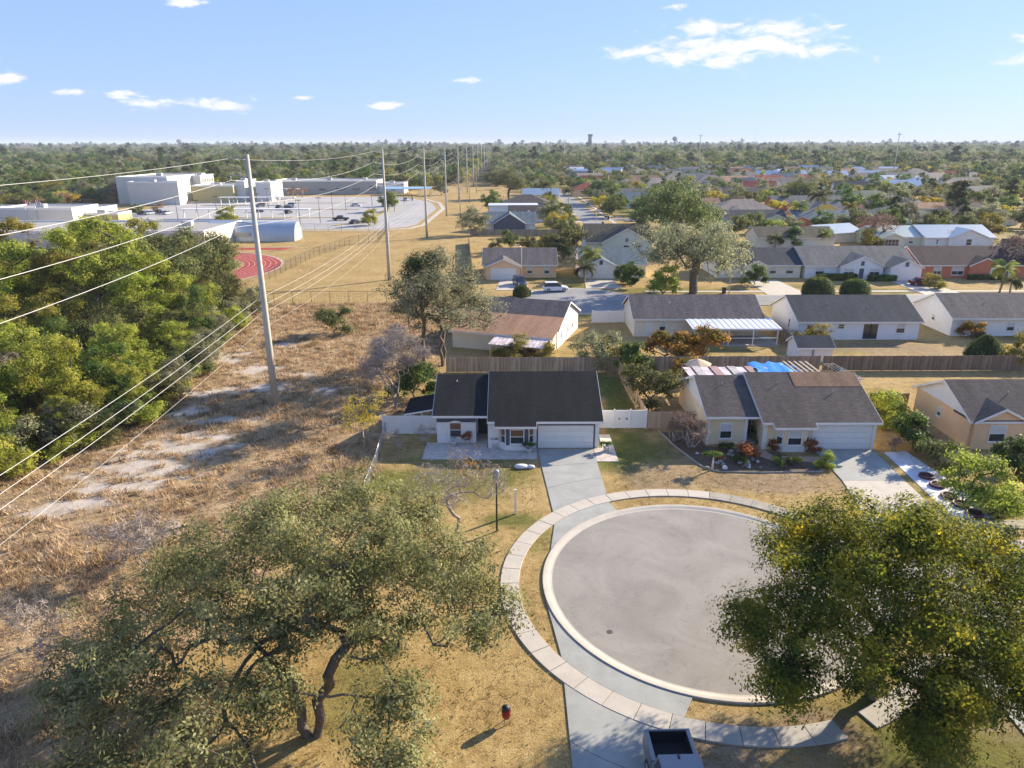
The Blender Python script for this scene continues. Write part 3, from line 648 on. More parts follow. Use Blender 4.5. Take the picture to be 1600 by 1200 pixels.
def split_house(label, x, y, wall, roofm, main):
    """single-storey house: set-back wing, porch, bay window under a dropped eave, double garage"""
    root = empty('house', (x, y, 0), 0, label, 'house')
    d, ym, sl, ze, oh = 11.8, 5.9, .40, 2.5, .42
    h = lambda q: ze + (min(q, d - q) + oh) * sl
    def seg(x0, x1, y0, off, mat, nm='wall'):
        hh = lambda q: h(q) + off - .02
        return MB().extr_x([(y0, 0), (d, 0), (d, hh(d)), (ym, hh(ym)), (y0, hh(y0))], x0, x1).build(nm, mat, root)
    seg(0, 3.45, 1.1, -.28, wall); seg(3.452, 4.55, 3.1, -.28, W_TEAL if main else wall); seg(4.553, 14.2, 0, 0, wall)
    e = .62
    r1 = slab_roof(root, -.3, 4.53, [(e, h(e) - .28), (ym, h(ym) - .28), (d + oh, ze - .28)], roofm, right=False)
    r2 = slab_roof(root, 4.53 if main else 4.3, 14.5, [(-oh, ze), (ym, h(ym)), (d + oh, ze)], roofm, gap=(5.15, 8.75))
    # dropped eave over the bay
    r3 = slab_roof(root, 5.15, 8.75, [(-1.0, ze - .58 * sl - .003), (-oh + .03, ze + .03 * sl - .003)], roofm, name='bay_roof')
    # bay
    poly = [(5.55, .0), (6.15, -.62), (8.0, -.62), (8.6, .0)]
    bm_ = W_SLATE if main else wall
    MB().prism(poly, .0, .5).build('bay_base', WHITE, root); b = MB().prism([(5.58, .0), (6.17, -.60), (7.98, -.60), (8.57, .0)], .5, ze - .32).build('bay', bm_, root)
    bl = BLIND_BROWN if main else BLIND
    window(b, (6.45, -.604, .62), 1.25, 1.4, 0, 'sash', None, bl)
    window(b, (5.68, -.113, .62), .62, 1.4, -math.atan2(.6, .59), 'sash', None, bl); window(b, (8.06, -.528, .62), .62, 1.4, math.atan2(.6, .59), 'sash', None, bl)
    g = garage(root, 8.9, 13.72, -.004, 2.13, WHITE, 4, trim=W_SLATE if main else WHITE)
    if main:
        MB().box(8.76, -.075, 2.27, 13.85, -.003, 2.48).build('garage_lintel', W_SLATE, root)
        MB().box(0, 1.085, 2.0, 3.45, 1.097, 2.5).build('frieze', W_SLATE, root); MB().box(2.35, 1.05, .0, 3.3, 1.083, 2.0).build('panel', WHITE, root)
        MB().box(.02, 1.05, .0, .98, 1.083, 2.0).build('panel', WHITE, root); MB().box(4.6, -.05, .0, 5.4, -.003, 2.2).build('panel', WHITE, root)
        MB().box(13.88, -.05, 0, 14.19, -.003, 2.4).build('panel', WHITE, root)
    else:
        MB().box(13.95, -.05, 0, 14.22, -.003, 2.48).build('corner_board', WHITE, root); MB().box(4.5, -.05, 0, 4.85, -.003, 2.48).build('corner_board', WHITE, root)
        MB().box(3.2, 1.04, 0, 3.5, 1.097, 2.6).build('corner_board', WHITE, root); MB().box(0, 1.04, 0, .2, 1.097, 2.5).build('corner_board', WHITE, root)
        MB().extr_x([(1.3, 2.66), (11.6, 2.66), (ym, h(ym) - .36)], -.03, -.003).build('gable', WHITE, root)
        MB().extr_x([(3.95, h(3.95) + .145), (ym - .02, h(ym) + .152), (ym - .02, h(ym) + .17), (3.95, h(3.95) + .165)], 8.4, 14.48).build('roof_patch', shingle('light_brown_patch_shingles', (.26, .16, .10), .2), r2)
    window(root, (1.1, 1.096, .55), 1.1, 1.45, 0, 'arch', None, BLIND_BROWN if main else BLIND)
    door(root, 3.55, 3.096, DOOR_DARK)
    MB().box(3.46, 1.2, 0, 4.54, 3.09, .13).build('porch_step', CONC, root)
    vents(root, [(2.0, 4.6, h(4.6) - .14), (6.9, 4.3, h(4.3) + .14), (11.5, 3.1, h(3.1) + .14)] if not main else [(1.6, 4.8, h(4.8) - .14)])
    return root
# ---- first row, round the turning circle
h1 = split_house('white house with black shingle roof, bay window and grey driveway', -6.65, 57.1, W_WHITE, ROOF_BLACK, True)
# lean-to at its side
lt = MB().add([(-9.9, 60.6, 1.75), (-6.98, 60.6, 2.25), (-6.98, 65, 2.25), (-9.9, 65, 1.75), (-9.9, 60.6, 1.83), (-6.98, 60.6, 2.33), (-6.98, 65, 2.33), (-9.9, 65, 1.83)],
              [(3, 2, 1, 0), (4, 5, 6, 7), (0, 1, 5, 4), (1, 2, 6, 5), (2, 3, 7, 6), (3, 0, 4, 7)])
ltr = empty('carport', (0, 0, 0), 0, 'low black lean-to roof beside the black-roofed house behind the white fence', 'lean-to')
lt.build('roof', ROOF_BLACK, ltr); MB().add([(-9.9, 60.54, 1.72), (-6.99, 60.54, 2.22), (-6.99, 60.595, 2.22), (-9.9, 60.595, 1.72), (-9.9, 60.54, 1.85), (-6.99, 60.54, 2.35), (-6.99, 60.595, 2.35), (-9.9, 60.595, 1.85)],
              [(3, 2, 1, 0), (4, 5, 6, 7), (0, 1, 5, 4), (1, 2, 6, 5), (2, 3, 7, 6), (3, 0, 4, 7)]).build('fascia', WHITE, ltr)
for px_ in (-9.7, -8.3):
    for py_ in (60.8, 64.8): MB().box(px_ - .05, py_ - .05, 0, px_ + .05, py_ + .05, 1.72 + (px_ + 9.9) * .17).build('post', WHITE, ltr)
h2 = split_house('beige house with dark brown roof patched in lighter shingles near the ridge', 17.15, 56.75, W_BEIGE, ROOF_BROWN, False)
house('orange stucco house with brown roof and white gable beside the planter strip', 39.6, 57.0, 15, 8.6, W_PEACH, ROOF_BROWN, ze=2.5, slope=.47, gables=[(.25, 4.5, .35, None, .5)],
      wins=[('f', 1.5, .7, 1.45, 1.55, 'sash', BLIND, .35), ('l', 4.2, 1.2, .6, .9), ('f', 7, .7, 1.2, 1.4)], gable_mat=W_WHITE)
# ---- second row, backs to the camera
house('white-gabled house with grey roof above an orange-tan lower slope', -6.9, 92.8, 13.4, 11.8, W_WHITE, ROOF_GREYBR, rz=R(-18), slope=.40, wins=[('r', 2, .9, .5, 1.2), ('r', 5.5, .9, .5, 1.2), ('r', 8, .9, .6, 1.2)], vent=False)
lw = empty('roof_extension', (-6.9, 92.8, 0), R(-18), 'orange-tan shingle extension roof along the back of the white-gabled house', 'roof')
MB().extr_x([(-3.4, 2.15), (2.3, 3.52), (2.3, 3.7), (-3.4, 2.32)], -.3, 13.7).build('slope', ROOF_TAN, lw)
MB().extr_x([(-3.44, 2.05), (-3.404, 2.05), (-3.404, 2.3), (-3.44, 2.3)], -.3, 13.7).build('fascia', WHITE, lw); MB().box(.1, -3.1, 0, 13.3, -.1, 2.1).build('wall', W_CREAM, lw)
aw = empty('patio_awning', (-6.9, 92.8, 0), R(-18), 'rusty white corrugated patio awning behind the white-gabled house', 'awning')
m = MB()
for k in range(26): m.extr_x([(-6.4, 1.75 + (k % 2) * .03), (-3.5, 2.05 + (k % 2) * .03), (-3.5, 2.08 + (k % 2) * .03), (-6.4, 1.78 + (k % 2) * .03)], 6.2 + k * .27, 6.2 + k * .27 + .268)
m.build('sheet', paint('rust_streaked_metal', (.66, .56, .56), .5, .35, 1.2), aw)
for q in (6.4, 9.5, 12.9): MB().box(q, -6.3, 0, q + .1, -6.2, 1.75).build('post', WHITE, aw)
house('beige house with plain grey-brown roof and metal patio cover', 16.8, 94.9, 17.4, 9.2, W_CREAM, ROOF_GREYBR, slope=.47, wins=[('f', 3.4, .8, .9, 1.3)], doors=[(1.6, WHITE)])
pc = empty('patio_cover', (24.2, 0, 0), 0, 'white ribbed metal patio cover on posts behind the beige house', 'patio cover')
m = MB()
for k in range(30): m.extr_x([(90.2, 2.25 + (k % 2) * .035), (94.9, 2.55 + (k % 2) * .035), (94.9, 2.6 + (k % 2) * .035), (90.2, 2.3 + (k % 2) * .035)], k * .39 - .6, k * .39 - .6 + .388)
m.build('sheet', METAL_WHITE, pc); MB().box(-.6, 90.1, 2.1, 11.1, 90.19, 2.32).build('gutter', WHITE, pc)
for q in (-.4, 4.2, 7.4, 10.6): MB().box(q, 90.25, .12, q + .13, 90.38, 2.2).build('post', WHITE, pc)
MB().box(4.3, 90.27, .95, 10.6, 90.35, 1.05).build('rail', WHITE, pc); MB().box(3.0, 89.9, -.05, 11, 94.8, .12).build('floor', CONC, pc)
house('cool white house with charcoal roof and sliding glass back door', 38.6, 93.1, 16.3, 10.4, W_COOL, ROOF_CHAR, slope=.45, wins=[('f', 1.1, .8, 1.0, 1.3, 'sash', None), ('f', 5.3, 1.5, .9, .7, 'sash', None), ('f', 13.2, .9, 1.2, 1.4), ('l', 3, .9, .5, 1.3, 'sash', None)], doors=[(8.8, GLASS), (9.8, GLASS)])
house('grey-white house with grey-brown roof and white side gable behind the wooden fence', 60.4, 95.0, 20, 9.6, W_WHITE, ROOF_GREYBR, slope=.47, wins=[('f', 2.4, .8, 1.1, 1.3), ('f', 7.6, .7, 1.1, 1.2), ('l', 4, 1.2, .8, .9)], gable_mat=W_WHITE)
# ---- third row, across the second street
house('peach house with grey-brown roof and front garage gable', -5.6, 140.5, 14.4, 11.5, W_PEACH, ROOF_GREYBR, slope=.42, gables=[(.6, 7.2, 2.2)], garages=[(1.6, 6.3, 2.2)], wins=[('f', 8.6, .8, 1.1, 1.4), ('f', 12, .8, 1.1, 1.4), ('l', 4, .9, .7, 1.2), ('l', 7, .9, .7, 1.2)])
house('white house with slate-blue roof and small gabled garage behind a palm', 13.6, 141, 13, 11, W_WHITE, ROOF_SLATE, slope=.42, gables=[(1.2, 6.6, 1.6, None, .5, True)], garages=[(1.5, 6.2, 1.6)])
house('cream house with dark roof half hidden behind the big oak', 40.5, 140, 16.5, 11.5, W_CREAM, ROOF_CHAR, slope=.42, gables=[(5.2, 9.5, 1.2)], garages=[(.8, 4.9)], wins=[('f', 10.4, .8, 1.3, 1.3), ('f', 13.6, .8, 1.5, 1.3)], doors=[(6.9, DOOR_DARK, 1.2)])
house('white house with grey roof, two front gables and clipped hedges', 57.6, 139.2, 21.5, 12.5, W_COOL, ROOF_GREY, slope=.44, gables=[(6.4, 14.6, 1.2, None, .46, True), (15.4, 21.4, 2.6, None, .46, True)], garages=[(16.2, 20.8, 2.6)],
      wins=[('f', 2.0, .8, 1.7, 1.3), ('f', 7, .8, 2, 1.4, 'wide', BLIND, 1.2), ('f', 12, .8, 2, 1.4, 'wide', BLIND, 1.2)], doors=[(10, W_SLATE, 1.2)], gable_mat=W_COOL)
house('red brick house with dark maroon roof and white-trimmed side gable', 80.5, 139.5, 26, 12, W_BRICK, shingle('maroon_shingles', (.075, .05, .05)), slope=.45, gables=[(9, 15, .8)], wins=[('f', 2.4, .6, 1.6, 1.6, 'wide'), ('f', 6, .6, 2.4, 1.6, 'wide'), ('f', 16.4, .6, 1.6, 1.6)], doors=[(13.2, WHITE, .8)])
# ---- fourth row
house('sage house with broad front gable and olive-brown roof', 18.2, 174.5, 16, 14, W_SAGE, ROOF_OLIVE, slope=.5, gables=[(3.6, 15.6, 1.0, None, .55, True)], wins=[('f', 8.8, .9, 1.6, 1.1, 'sash', None, 1.0), ('f', 12.2, .9, 1.0, 1.1, 'sash', None, 1.0)])
house('long cream house with dark brown roof and small white porch', 62.5, 182.5, 19.5, 10, W_CREAM, ROOF_OLIVE, slope=.42, wins=[('f', 3, .9, 1, 1.2), ('f', 8.4, .9, 1.2, 1.3), ('f', 10.2, .9, 1.2, 1.3)])
house('house with pale blue metal roof set at an angle', 82.5, 190, 13.5, 9.5, W_CREAM, METAL_BLUE, rz=R(24), slope=.36, vent=False)
house('grey-green house with sage metal roof and screened porch', 93, 184, 12, 11, W_SAGE, paint('sage_metal_roof', (.45, .52, .46), .4, .06, .5), slope=.38, gables=[(.4, 6.2, 2.6)], wins=[('f', 1.2, .4, 3.6, 1.9, 'grid', None, 2.6), ('f', 8.6, .9, 1.2, 1.2)], vent=False)
sl_ = house('white house with pale blue-grey roof and glazed screen enclosure', 105, 182.5, 17.5, 13, W_WHITE, METAL_BLUE, slope=.36, gables=[(5.6, 15.4, 1.0, None, .4)], wins=[('f', 9.8, .7, 1.4, 1.6, 'sash', None, 1.0), ('f', 2.8, .9, .5, 1.2, 'sash', None)], vent=False)
SCREEN = paint('dark_screen', (.045, .055, .05), .3, .2)
for k in range(6):
    o = MB(); xa = 122.9 - 105 + k * 1.35; o.box(xa, -2.0, .08, xa + .1, -1.9, 2.6 + (.7 if 0 < k < 5 else .1)); o.box(xa + .1, -2.0, 1.2, xa + 1.35, -1.93, 1.28); o.box(xa + .1, -2.0, 2.5, xa + 1.35, -1.93, 2.6)
    f_ = o.build('screen_frame', WHITE, sl_); MB().box(xa + .1, -1.96, .1, xa + 1.35, -1.94, 2.5).build('screen', SCREEN, f_)
house('light green house with two front gables and dark roof', 67.5, 229, 19.5, 11, W_GREEN, ROOF_CHAR, slope=.42, gables=[(1, 8, 1.5), (11.6, 19, 2.4)], garages=[(12.8, 17.8, 2.4)], wins=[('f', 2.6, .8, 1.6, 1.4, 'wide', BLIND, 1.5), ('f', 5, .8, 1.6, 1.4, 'wide', BLIND, 1.5)])
house('brick-red house with green-grey roof among palms', 90, 231, 24, 10, W_BRICK, ROOF_SLATE, slope=.42, gables=[(.2, 3.6, 1.2), (16, 22, 1.2)], wins=[('f', 17.8, .7, 2.2, 1.6, 'wide', BLIND, 1.2)])
house('yellow-gabled house behind the brick-red house', 103.5, 262, 16, 11, W_YELLOW, ROOF_GREY, slope=.45, gables=[(3, 14, 1.4, None, .5)], wins=[('f', 6.6, .9, 1.6, 1.3, 'wide', BLIND, 1.4)])
house('long brick house with grey roof behind the yellow gable', 104, 288, 30, 12, W_BRICK, ROOF_GREY, slope=.45, gables=[(4, 9, 1), (24, 29, 1, W_WHITE)])
house('blue-white house with olive roof on the curving street', 120.5, 238, 19, 14, W_COOL, ROOF_GREEN, slope=.4, hip=True, wins=[('f', 4, .8, 3.2, 1.5, 'grid', None), ('f', 10.5, .8, 2.4, 1.4)])
house('tan house with broad brown roof and cream front gables', 143, 236, 22, 18, W_CREAM, ROOF_BROWN, slope=.4, hip=True, gables=[(12, 20, 2.4, None, .5)], garages=[(13.4, 18.4, 2.4)])
house('white house with dark blue hip roof and white gable wing', 142, 286, 18, 14, W_WHITE, shingle('navy_shingles', (.06, .085, .115)), hip=True, slope=.45, gables=[(10, 18, 5, None, .5)])
house('white-gabled house with a white chimney and grey roof', 128, 318, 20, 12, W_WHITE, ROOF_GREY, slope=.5, gables=[(12, 19, 3, None, .8)], chimney=(9, 5.5, 7.2))
house('house with sage green roof and pale front gable', 150, 322, 20, 13, W_CREAM, ROOF_GREEN, slope=.4, hip=True, gables=[(13, 19, 2)])
house('tan-roofed house with pale stone front', 146, 268, 16, 8, W_CREAM, ROOF_TAN, slope=.4)
house('tan house with pale brown hip roof and dormer', 74, 262, 21, 14, W_CREAM, ROOF_PALE, slope=.45, hip=True, gables=[(3.5, 8.5, 2.4)], wins=[('f', 4.6, .7, 2.4, 1.6, 'wide', None, 2.4)])
house('small house with tan roof behind the pale hip roof', 66, 279, 14, 10, W_CREAM, ROOF_TAN, slope=.5)
house('white house with brown roof by the far oak', 100, 346, 22, 11, W_WHITE, ROOF_BROWN, slope=.45, wins=[('f', 7, 1, 1.2, 1.2)])
house('white house with charcoal roof and twin gables up the street', 92, 388, 22, 12, W_WHITE, ROOF_CHAR, slope=.5, gables=[(12, 20, 2)])
house('slate-roofed house with wide white-trimmed gable', -8, 218, 15, 12, W_COOL, ROOF_SLATE, slope=.45, gables=[(2.6, 12, 1.4, W_SLATE, .62)])
house('brown-roofed house with white side gable', -1, 246, 14, 10, W_WHITE, ROOF_BROWN, slope=.5, gables=[(4, 9, 1)])
fl = empty('outbuilding', (-8, 256, 0), 0, 'white flat-roofed building beside the brown-roofed house', 'building'); MB().box(0, 0, 0, 17, 9, 4.6).build('wall', W_WHITE, fl); MB().box(-.3, -.3, 4.6, 17.3, 9.3, 4.9).build('roof', METAL_WHITE, fl)
house('broad brown-roofed house with skylights', -4, 288, 20, 16, W_CREAM, ROOF_BROWN, slope=.4, hip=True)
house('house with pale blue metal roof behind the brown roofs', 5, 345, 17, 11, W_WHITE, METAL_BLUE, slope=.45, vent=False)
house('house with red tiled hip roof at the end of the street', 31, 372, 14, 12, W_PEACH, ROOF_RED, slope=.5, hip=True, ze=3)
house('teal house with slate-blue roof along the receding street', 46, 302, 15, 13, W_TEAL, ROOF_SLATE, slope=.5, gables=[(.4, 3.2, 1.2, None, .9)])
house('grey-roofed house behind the teal house', 48, 338, 18, 12, W_WHITE, ROOF_GREY, slope=.45)
far_roofs = [(60, 420, ROOF_PALE, W_PEACH), (84, 430, ROOF_PALE, W_CREAM), (76, 468, ROOF_TAN, W_CREAM), (98, 478, ROOF_PALE, W_PEACH), (118, 500, ROOF_GREY, W_WHITE), (108, 540, ROOF_PALE, W_WHITE), (140, 560, ROOF_SLATE, W_WHITE), (132, 455, ROOF_TAN, W_PEACH),
             (160, 520, ROOF_GREY, W_WHITE), (182, 480, ROOF_RED, W_CREAM), (150, 410, ROOF_GREY, W_CREAM), (172, 392, ROOF_BROWN, W_WHITE), (200, 420, ROOF_SLATE, W_WHITE), (235, 300, ROOF_TAN, W_CREAM), (215, 340, ROOF_GREY, W_WHITE), (96, 590, ROOF_PALE, W_CREAM), (180, 610, ROOF_GREY, W_WHITE),
             (-170, 520, ROOF_TAN, W_YELLOW), (-148, 500, ROOF_BROWN, W_PEACH), (-120, 520, ROOF_PALE, W_CREAM), (-185, 560, ROOF_RED, W_CREAM)]
rh = random.Random(8)
for yy_ in (398, 432, 468, 506, 546, 590, 636, 690):
    for xx_ in range(44, 330, 27):
        qx, qy = xx_ + rh.uniform(-5, 5), yy_ + rh.uniform(-6, 6)
        if any(abs(qx - a) < 21 and abs(qy - b) < 17 for a, b, *_ in far_roofs) or qx > .62 * qy or (88 < qx < 116 and qy < 402) or rh.random() < .12: continue
        far_roofs.append((qx, qy, rh.choice([ROOF_PALE, ROOF_PALE, ROOF_TAN, ROOF_GREY, METAL_WHITE, METAL_BLUE, ROOF_RED, ROOF_SLATE]), rh.choice([W_WHITE, W_WHITE, W_CREAM, W_PEACH])))
for i, (x_, y_, rm, wm) in enumerate(far_roofs):
    house('distant single-storey house with pitched roof among the trees', x_, y_, 17, 12, wm, rm, rz=random.uniform(-.3, .3), slope=.5, ze=2.8, group='houses far off among the trees', gables=[(9, 15, 1.5)] if i % 2 else [], hip=bool(i % 3 == 0), vent=False, wins=[('f', 3, .9, 1.6, 1.4)])
# ---- garden shed, tarp shelter, parasol, clothes line
sh = house('small white shed with charcoal roof beside the wooden fence', 34.6, 82.6, 4.2, 3.4, W_WHITE, ROOF_CHAR, ze=1.75, slope=.55, oh=.25, ox=.2, name='shed', vent=False); sh['category'] = 'shed'
def lot_fence(label, p0, p1, hgt, mat, panel=2.4, post_mat=None, plank=.14, solid=False, group=None, skip=(), cat='fence', name='fence'):
    """fence of separate panels between posts; each panel is made of upright planks with gaps"""
    p0 = Vector((*p0, 0)); p1 = Vector((*p1, 0)); dv = p1 - p0; Ln = dv.length; n = max(1, round(Ln / panel)); w = Ln / n
    root = empty(name, p0, math.atan2(dv.y, dv.x), label, cat, group)
    variants = []
    for s in range(3):
        m = MB(); r_ = random.Random(s * 7 + int(Ln * 10))
        if solid:
            m.box(.06, -.02, .06, w - .06, .02, hgt - .05); m.box(.06, -.035, .05, w - .06, .035, .18); m.box(.06, -.035, hgt - .14, w - .06, .035, hgt)
        else:
            k = max(2, int((w - .1) / plank)); pw = (w - .1) / k
            for j in range(k):
                top = hgt - r_.uniform(0, .07); yo = r_.uniform(-.012, .012); m.box(.05 + j * pw + .004, -.02 + yo, .04, .05 + (j + 1) * pw - .004, .012 + yo, top)
            for z in (.35, hgt - .4): m.box(0, .02, z, w, .07, z + .09)
        variants.append(m.mesh('panel', mat))
    pm = MB().box(-.06, -.06, 0, .06, .06, hgt + (.12 if solid else .02)).mesh('post', post_mat or mat)
    for i in range(n + 1):
        link('post', pm, root, (i * w, 0, 0))
        if i < n and i not in skip: link('panel', variants[i % 3], root, (i * w, 0, 0), random.uniform(-.012, .012))
    return root
# ------------------------------------------------------------------ fences
lot_fence('white vinyl privacy fence beside the lean-to of the black-roofed house', (-11.8, 60.3), (-6.7, 60.3), 1.8, VINYL, 2.5, solid=True)
g_ = lot_fence('white vinyl double gate between the black-roofed house and the tan fence', (8.0, 61.6), (12.5, 61.6), 1.8, VINYL, 1.5, solid=True, cat='gate', name='gate')
for q in (1.9, 2.6): MB().box(q, -.06, .9, q + .12, -.03, 1.05).build('latch', DARKMETAL, g_)
TANF = wood_mat('tan_fence_wood', (.42, .29, .17), (.58, .43, .27))
lot_fence('tan fence running back from the white gate to the rear boards', (12.55, 61.8), (12.3, 78.5), 1.75, TANF, 2.4)
lot_fence('tan fence in front of the bushes beside the beige house', (12.7, 61.5), (16.9, 61.5), 1.75, TANF, 2.1)
lot_fence('weathered grey board fence behind the black-roofed house', (-7.6, 78.9), (12.2, 78.9), 1.85, WOOD, 2.4)
lot_fence('weathered board fence behind the beige house and the tarp shelter', (12.5, 79.4), (36.0, 79.6), 1.75, WOOD, 2.4)
lot_fence('patched brown board fence behind the orange house', (36.3, 79.2), (64, 79.2), 1.85, WOOD_DARK, 2.3)
lot_fence('board fence between the patio cover and the cool white house', (36.4, 82.5), (36.8, 104), 1.7, WOOD, 2.4)
lot_fence('dark board fence closing the gap beside the orange house', (35.6, 66.5), (39.4, 66.5), 1.7, WOOD_DARK, 2.0)
lot_fence('white vinyl gate beside the beige house with the metal patio cover', (11.9, 103), (16.6, 103), 1.8, VINYL, 2.4, solid=True)
lot_fence('leaning pale board fence beside the peach house', (-8.2, 146), (-11.5, 192), 1.8, WOOD, 2.4)
lot_fence('brown board fence beside the cream house', (57.3, 146), (53.6, 146), 1.7, wood_mat('red_brown_fence', (.16, .07, .045), (.28, .13, .08)), 2)
lot_fence('maroon fence beside the white two-gabled house', (79.4, 143), (79.6, 152), 1.7, paint('maroon_fence', (.12, .03, .035), .8), 2)
lot_fence('board fence behind the slate-roofed house', (-12, 209), (20, 209), 1.8, WOOD, 2.4)
def chain_fence(label, pts, hgt, mat, sp=3.0, wires=7, slats=.33, r=.03, group=None):
    root = empty('chain_link_fence', (*pts[0], 0), 0, label, 'fence', group); ox_, oy_ = pts[0]
    mesh = MB()
    pmesh = MB().tube([(0, 0, 0), (0, 0, hgt + .06)], r * 1.3, 6).mesh('post', mat)
    for (x0, y0), (x1, y1) in zip(pts[:-1], pts[1:]):
        Ln = math.hypot(x1 - x0, y1 - y0); n = max(1, round(Ln / sp))
        for i in range(n + 1):
            t = i / n; link('post', pmesh, root, (x0 + (x1 - x0) * t - ox_, y0 + (y1 - y0) * t - oy_, 0))
        mesh.tube([(x0 - ox_, y0 - oy_, hgt), (x1 - ox_, y1 - oy_, hgt)], r, 5)
        for k in range(wires): mesh.tube([(x0 - ox_, y0 - oy_, .06 + k * (hgt - .1) / wires), (x1 - ox_, y1 - oy_, .06 + k * (hgt - .1) / wires)], r * .28, 3, cap=False)
        m2 = int(Ln / slats)
        for i in range(m2):
            t = (i + .5) / m2; t2 = min(1, t + .35 / Ln); mesh.tube([(x0 + (x1 - x0) * t - ox_, y0 + (y1 - y0) * t - oy_, .05), (x0 + (x1 - x0) * t2 - ox_, y0 + (y1 - y0) * t2 - oy_, hgt)], r * .28, 3, cap=False)
    mesh.build('mesh_and_rails', mat, root); return root
chain_fence('low galvanised chain-link fence between the front lawn and the dry field', [(-11.1, 46.5), (-11.2, 53), (-11.6, 60.2)], 1.15, STEEL, 2.5)
BLK = paint('black_coated_steel', (.02, .022, .022), .5, .1)
chain_fence('black chain-link fence across the end of the dry field', [(-62, 117.6), (-8.5, 117.6)], 1.9, BLK, 3.2, 6, .45)
chain_fence('tall black chain-link fence running past the running track to the car park', [(-48, 140), (-46.5, 168), (-43, 190), (-36.5, 196), (-38, 224)], 2.1, BLK, 3, 6, .4)
chain_fence('black chain-link fence along the school drive', [(-44, 222), (-110, 222)], 2.1, BLK, 4, 5, .6)
chain_fence('dark railing beside the curve of the school drive', [(-62, 372), (-48, 352), (-46, 340)], 2.4, BLK, 3, 5, .35, .05)
# ------------------------------------------------------------------ power line
PCONC = paint('spun_concrete_pole', (.50, .46, .38), .8, .12, .6)
pole_y = [-2.0, 67.7, 138.6, 203.8, 268, 333, 398, 463, 528, 593, 658, 723, 788]
arms = [(24.1, 23.95), (22.6, 22.5), (20.5, 20.4), (18.4, 18.3)]
for i, py_ in enumerate(pole_y):
    if i == 0: lab = None
    root = empty('power_pole', (-24.0, py_, 0), 0, ['tall tapered concrete power pole standing in the dry grass field', 'tall concrete power pole on the mown strip behind the black chain-link fence', 'tall concrete power pole along the mown power-line strip'][min(max(i - 1, 0), 2)], 'power pole', 'power poles of the transmission line')
    if i == 0: root['label'] = 'concrete power pole of the line beside the turning circle lawn'
    MB().tube([(0, 0, -.2), (0, 0, 8), (0, 0, 24.35)], [.36, .31, .17], 14).build('shaft', PCONC, root)
    for k, (za, zt) in enumerate(arms):
        a = MB().tube([(0, 0, za - .35), (-.9, 0, za - .1), (-1.75, 0, zt + .02)], [.06, .05, .035], 6).build('arm', STEEL, root)
        if k: MB().lathe([(.03, zt - .42), (.08, zt - .36), (.04, zt - .3), (.08, zt - .24), (.04, zt - .18), (.08, zt - .12), (.03, zt - .02)], 8, -1.75, 0).build('insulator', paint('grey_porcelain', (.45, .45, .46), .3), a)
    for k, zl in enumerate((11.1, 10.25, 9.55, 8.1)): MB().tube([(0, 0, zl), (-.45, 0, zl)], .045, 6).build('bracket', STEEL, root)
WIRE = paint('bright_aluminium_wire', (.60, .58, .54), .4, .05)
def wire(label, dx, z, sag, rad):
    o = MB(); pts = []
    for a, b in zip(pole_y[:-1], pole_y[1:]):
        n = 16
        for k in range(n + (1 if b == pole_y[-1] else 0)):
            t = k / n; pts.append((-24 + dx, a + (b - a) * t, z - sag * 4 * t * (1 - t)))
    o.tube(pts, rad, 5); w_ = o.build('power_line', WIRE); tag(w_, label, 'power line', 'wires of the power line')
wire('topmost thin shield wire strung along the concrete poles', -1.75, 23.98, .72, .015)
for k, z in enumerate((22.08, 19.98, 17.88)): wire(['upper', 'middle', 'lower'][k] + ' bright high-voltage conductor hung from the pole arms', -1.75, z, 1.2, .02)
for k, z in enumerate((11.1, 10.25, 9.55)): wire(['upper', 'middle', 'lower'][k] + ' of the three bright wires halfway up the concrete poles', -.45, z, .85, .016)
wire('lowest thin cable slung under the other wires of the concrete poles', -.45, 8.1, 1.0, .010)
for (x_, y_) in [(-18.5, 262), (-19, 330), (-19, 398)]:
    r_ = empty('utility_pole', (x_, y_, 0), 0, 'slim wooden utility pole beside the tall concrete poles', 'utility pole', 'slim utility poles'); MB().tube([(0, 0, 0), (0, 0, 11)], [.16, .11], 8).build('shaft', BARK_PALE, r_); MB().box(-1.1, -.06, 10, 1.1, .06, 10.15).build('crossarm', BARK_PALE, r_)
# ------------------------------------------------------------------ street furniture and yard things
lp = empty('lamp_post', (*G(776, 830), 0), 0, 'dark slim street lamp with grey post-top lantern on the front lawn', 'street lamp')
MB().tube([(0, 0, 0), (0, 0, 3.9)], [.07, .05], 10).build('post', paint('dark_bronze', (.03, .028, .02), .5), lp); MB().lathe([(.05, 3.9), (.14, 3.98), (.2, 4.3), (.21, 4.5), (.14, 4.62), (.03, 4.66)], 12).build('lantern', paint('grey_lantern', (.33, .36, .37), .35), lp)
wp = MB().box(-.07, -.07, 0, .07, .07, 1.95).build('sign_post', VINYL, loc=(*G(805, 803), 0)); tag(wp, 'plain white square post standing on the front lawn', 'post')
sm = empty('barrel_smoker', (*G(790, 1130), 0), 0, 'small red barrel grill on thin legs standing on the dry lawn', 'grill')
MB().lathe([(.13, .3), (.2, .42), (.22, .75), (.2, .8)], 16).build('drum', paint('glossy_red', (.28, .012, .012), .2), sm); MB().lathe([(.205, .803), (.19, .92), (.1, 1.0), (.03, 1.02)], 16).build('lid', DARKMETAL, sm)
for a in (0, 2.1, 4.2): MB().tube([(.1 * math.cos(a), .1 * math.sin(a), .35), (.2 * math.cos(a), .2 * math.sin(a), 0)], .018, 6).build('leg', STEEL, sm)
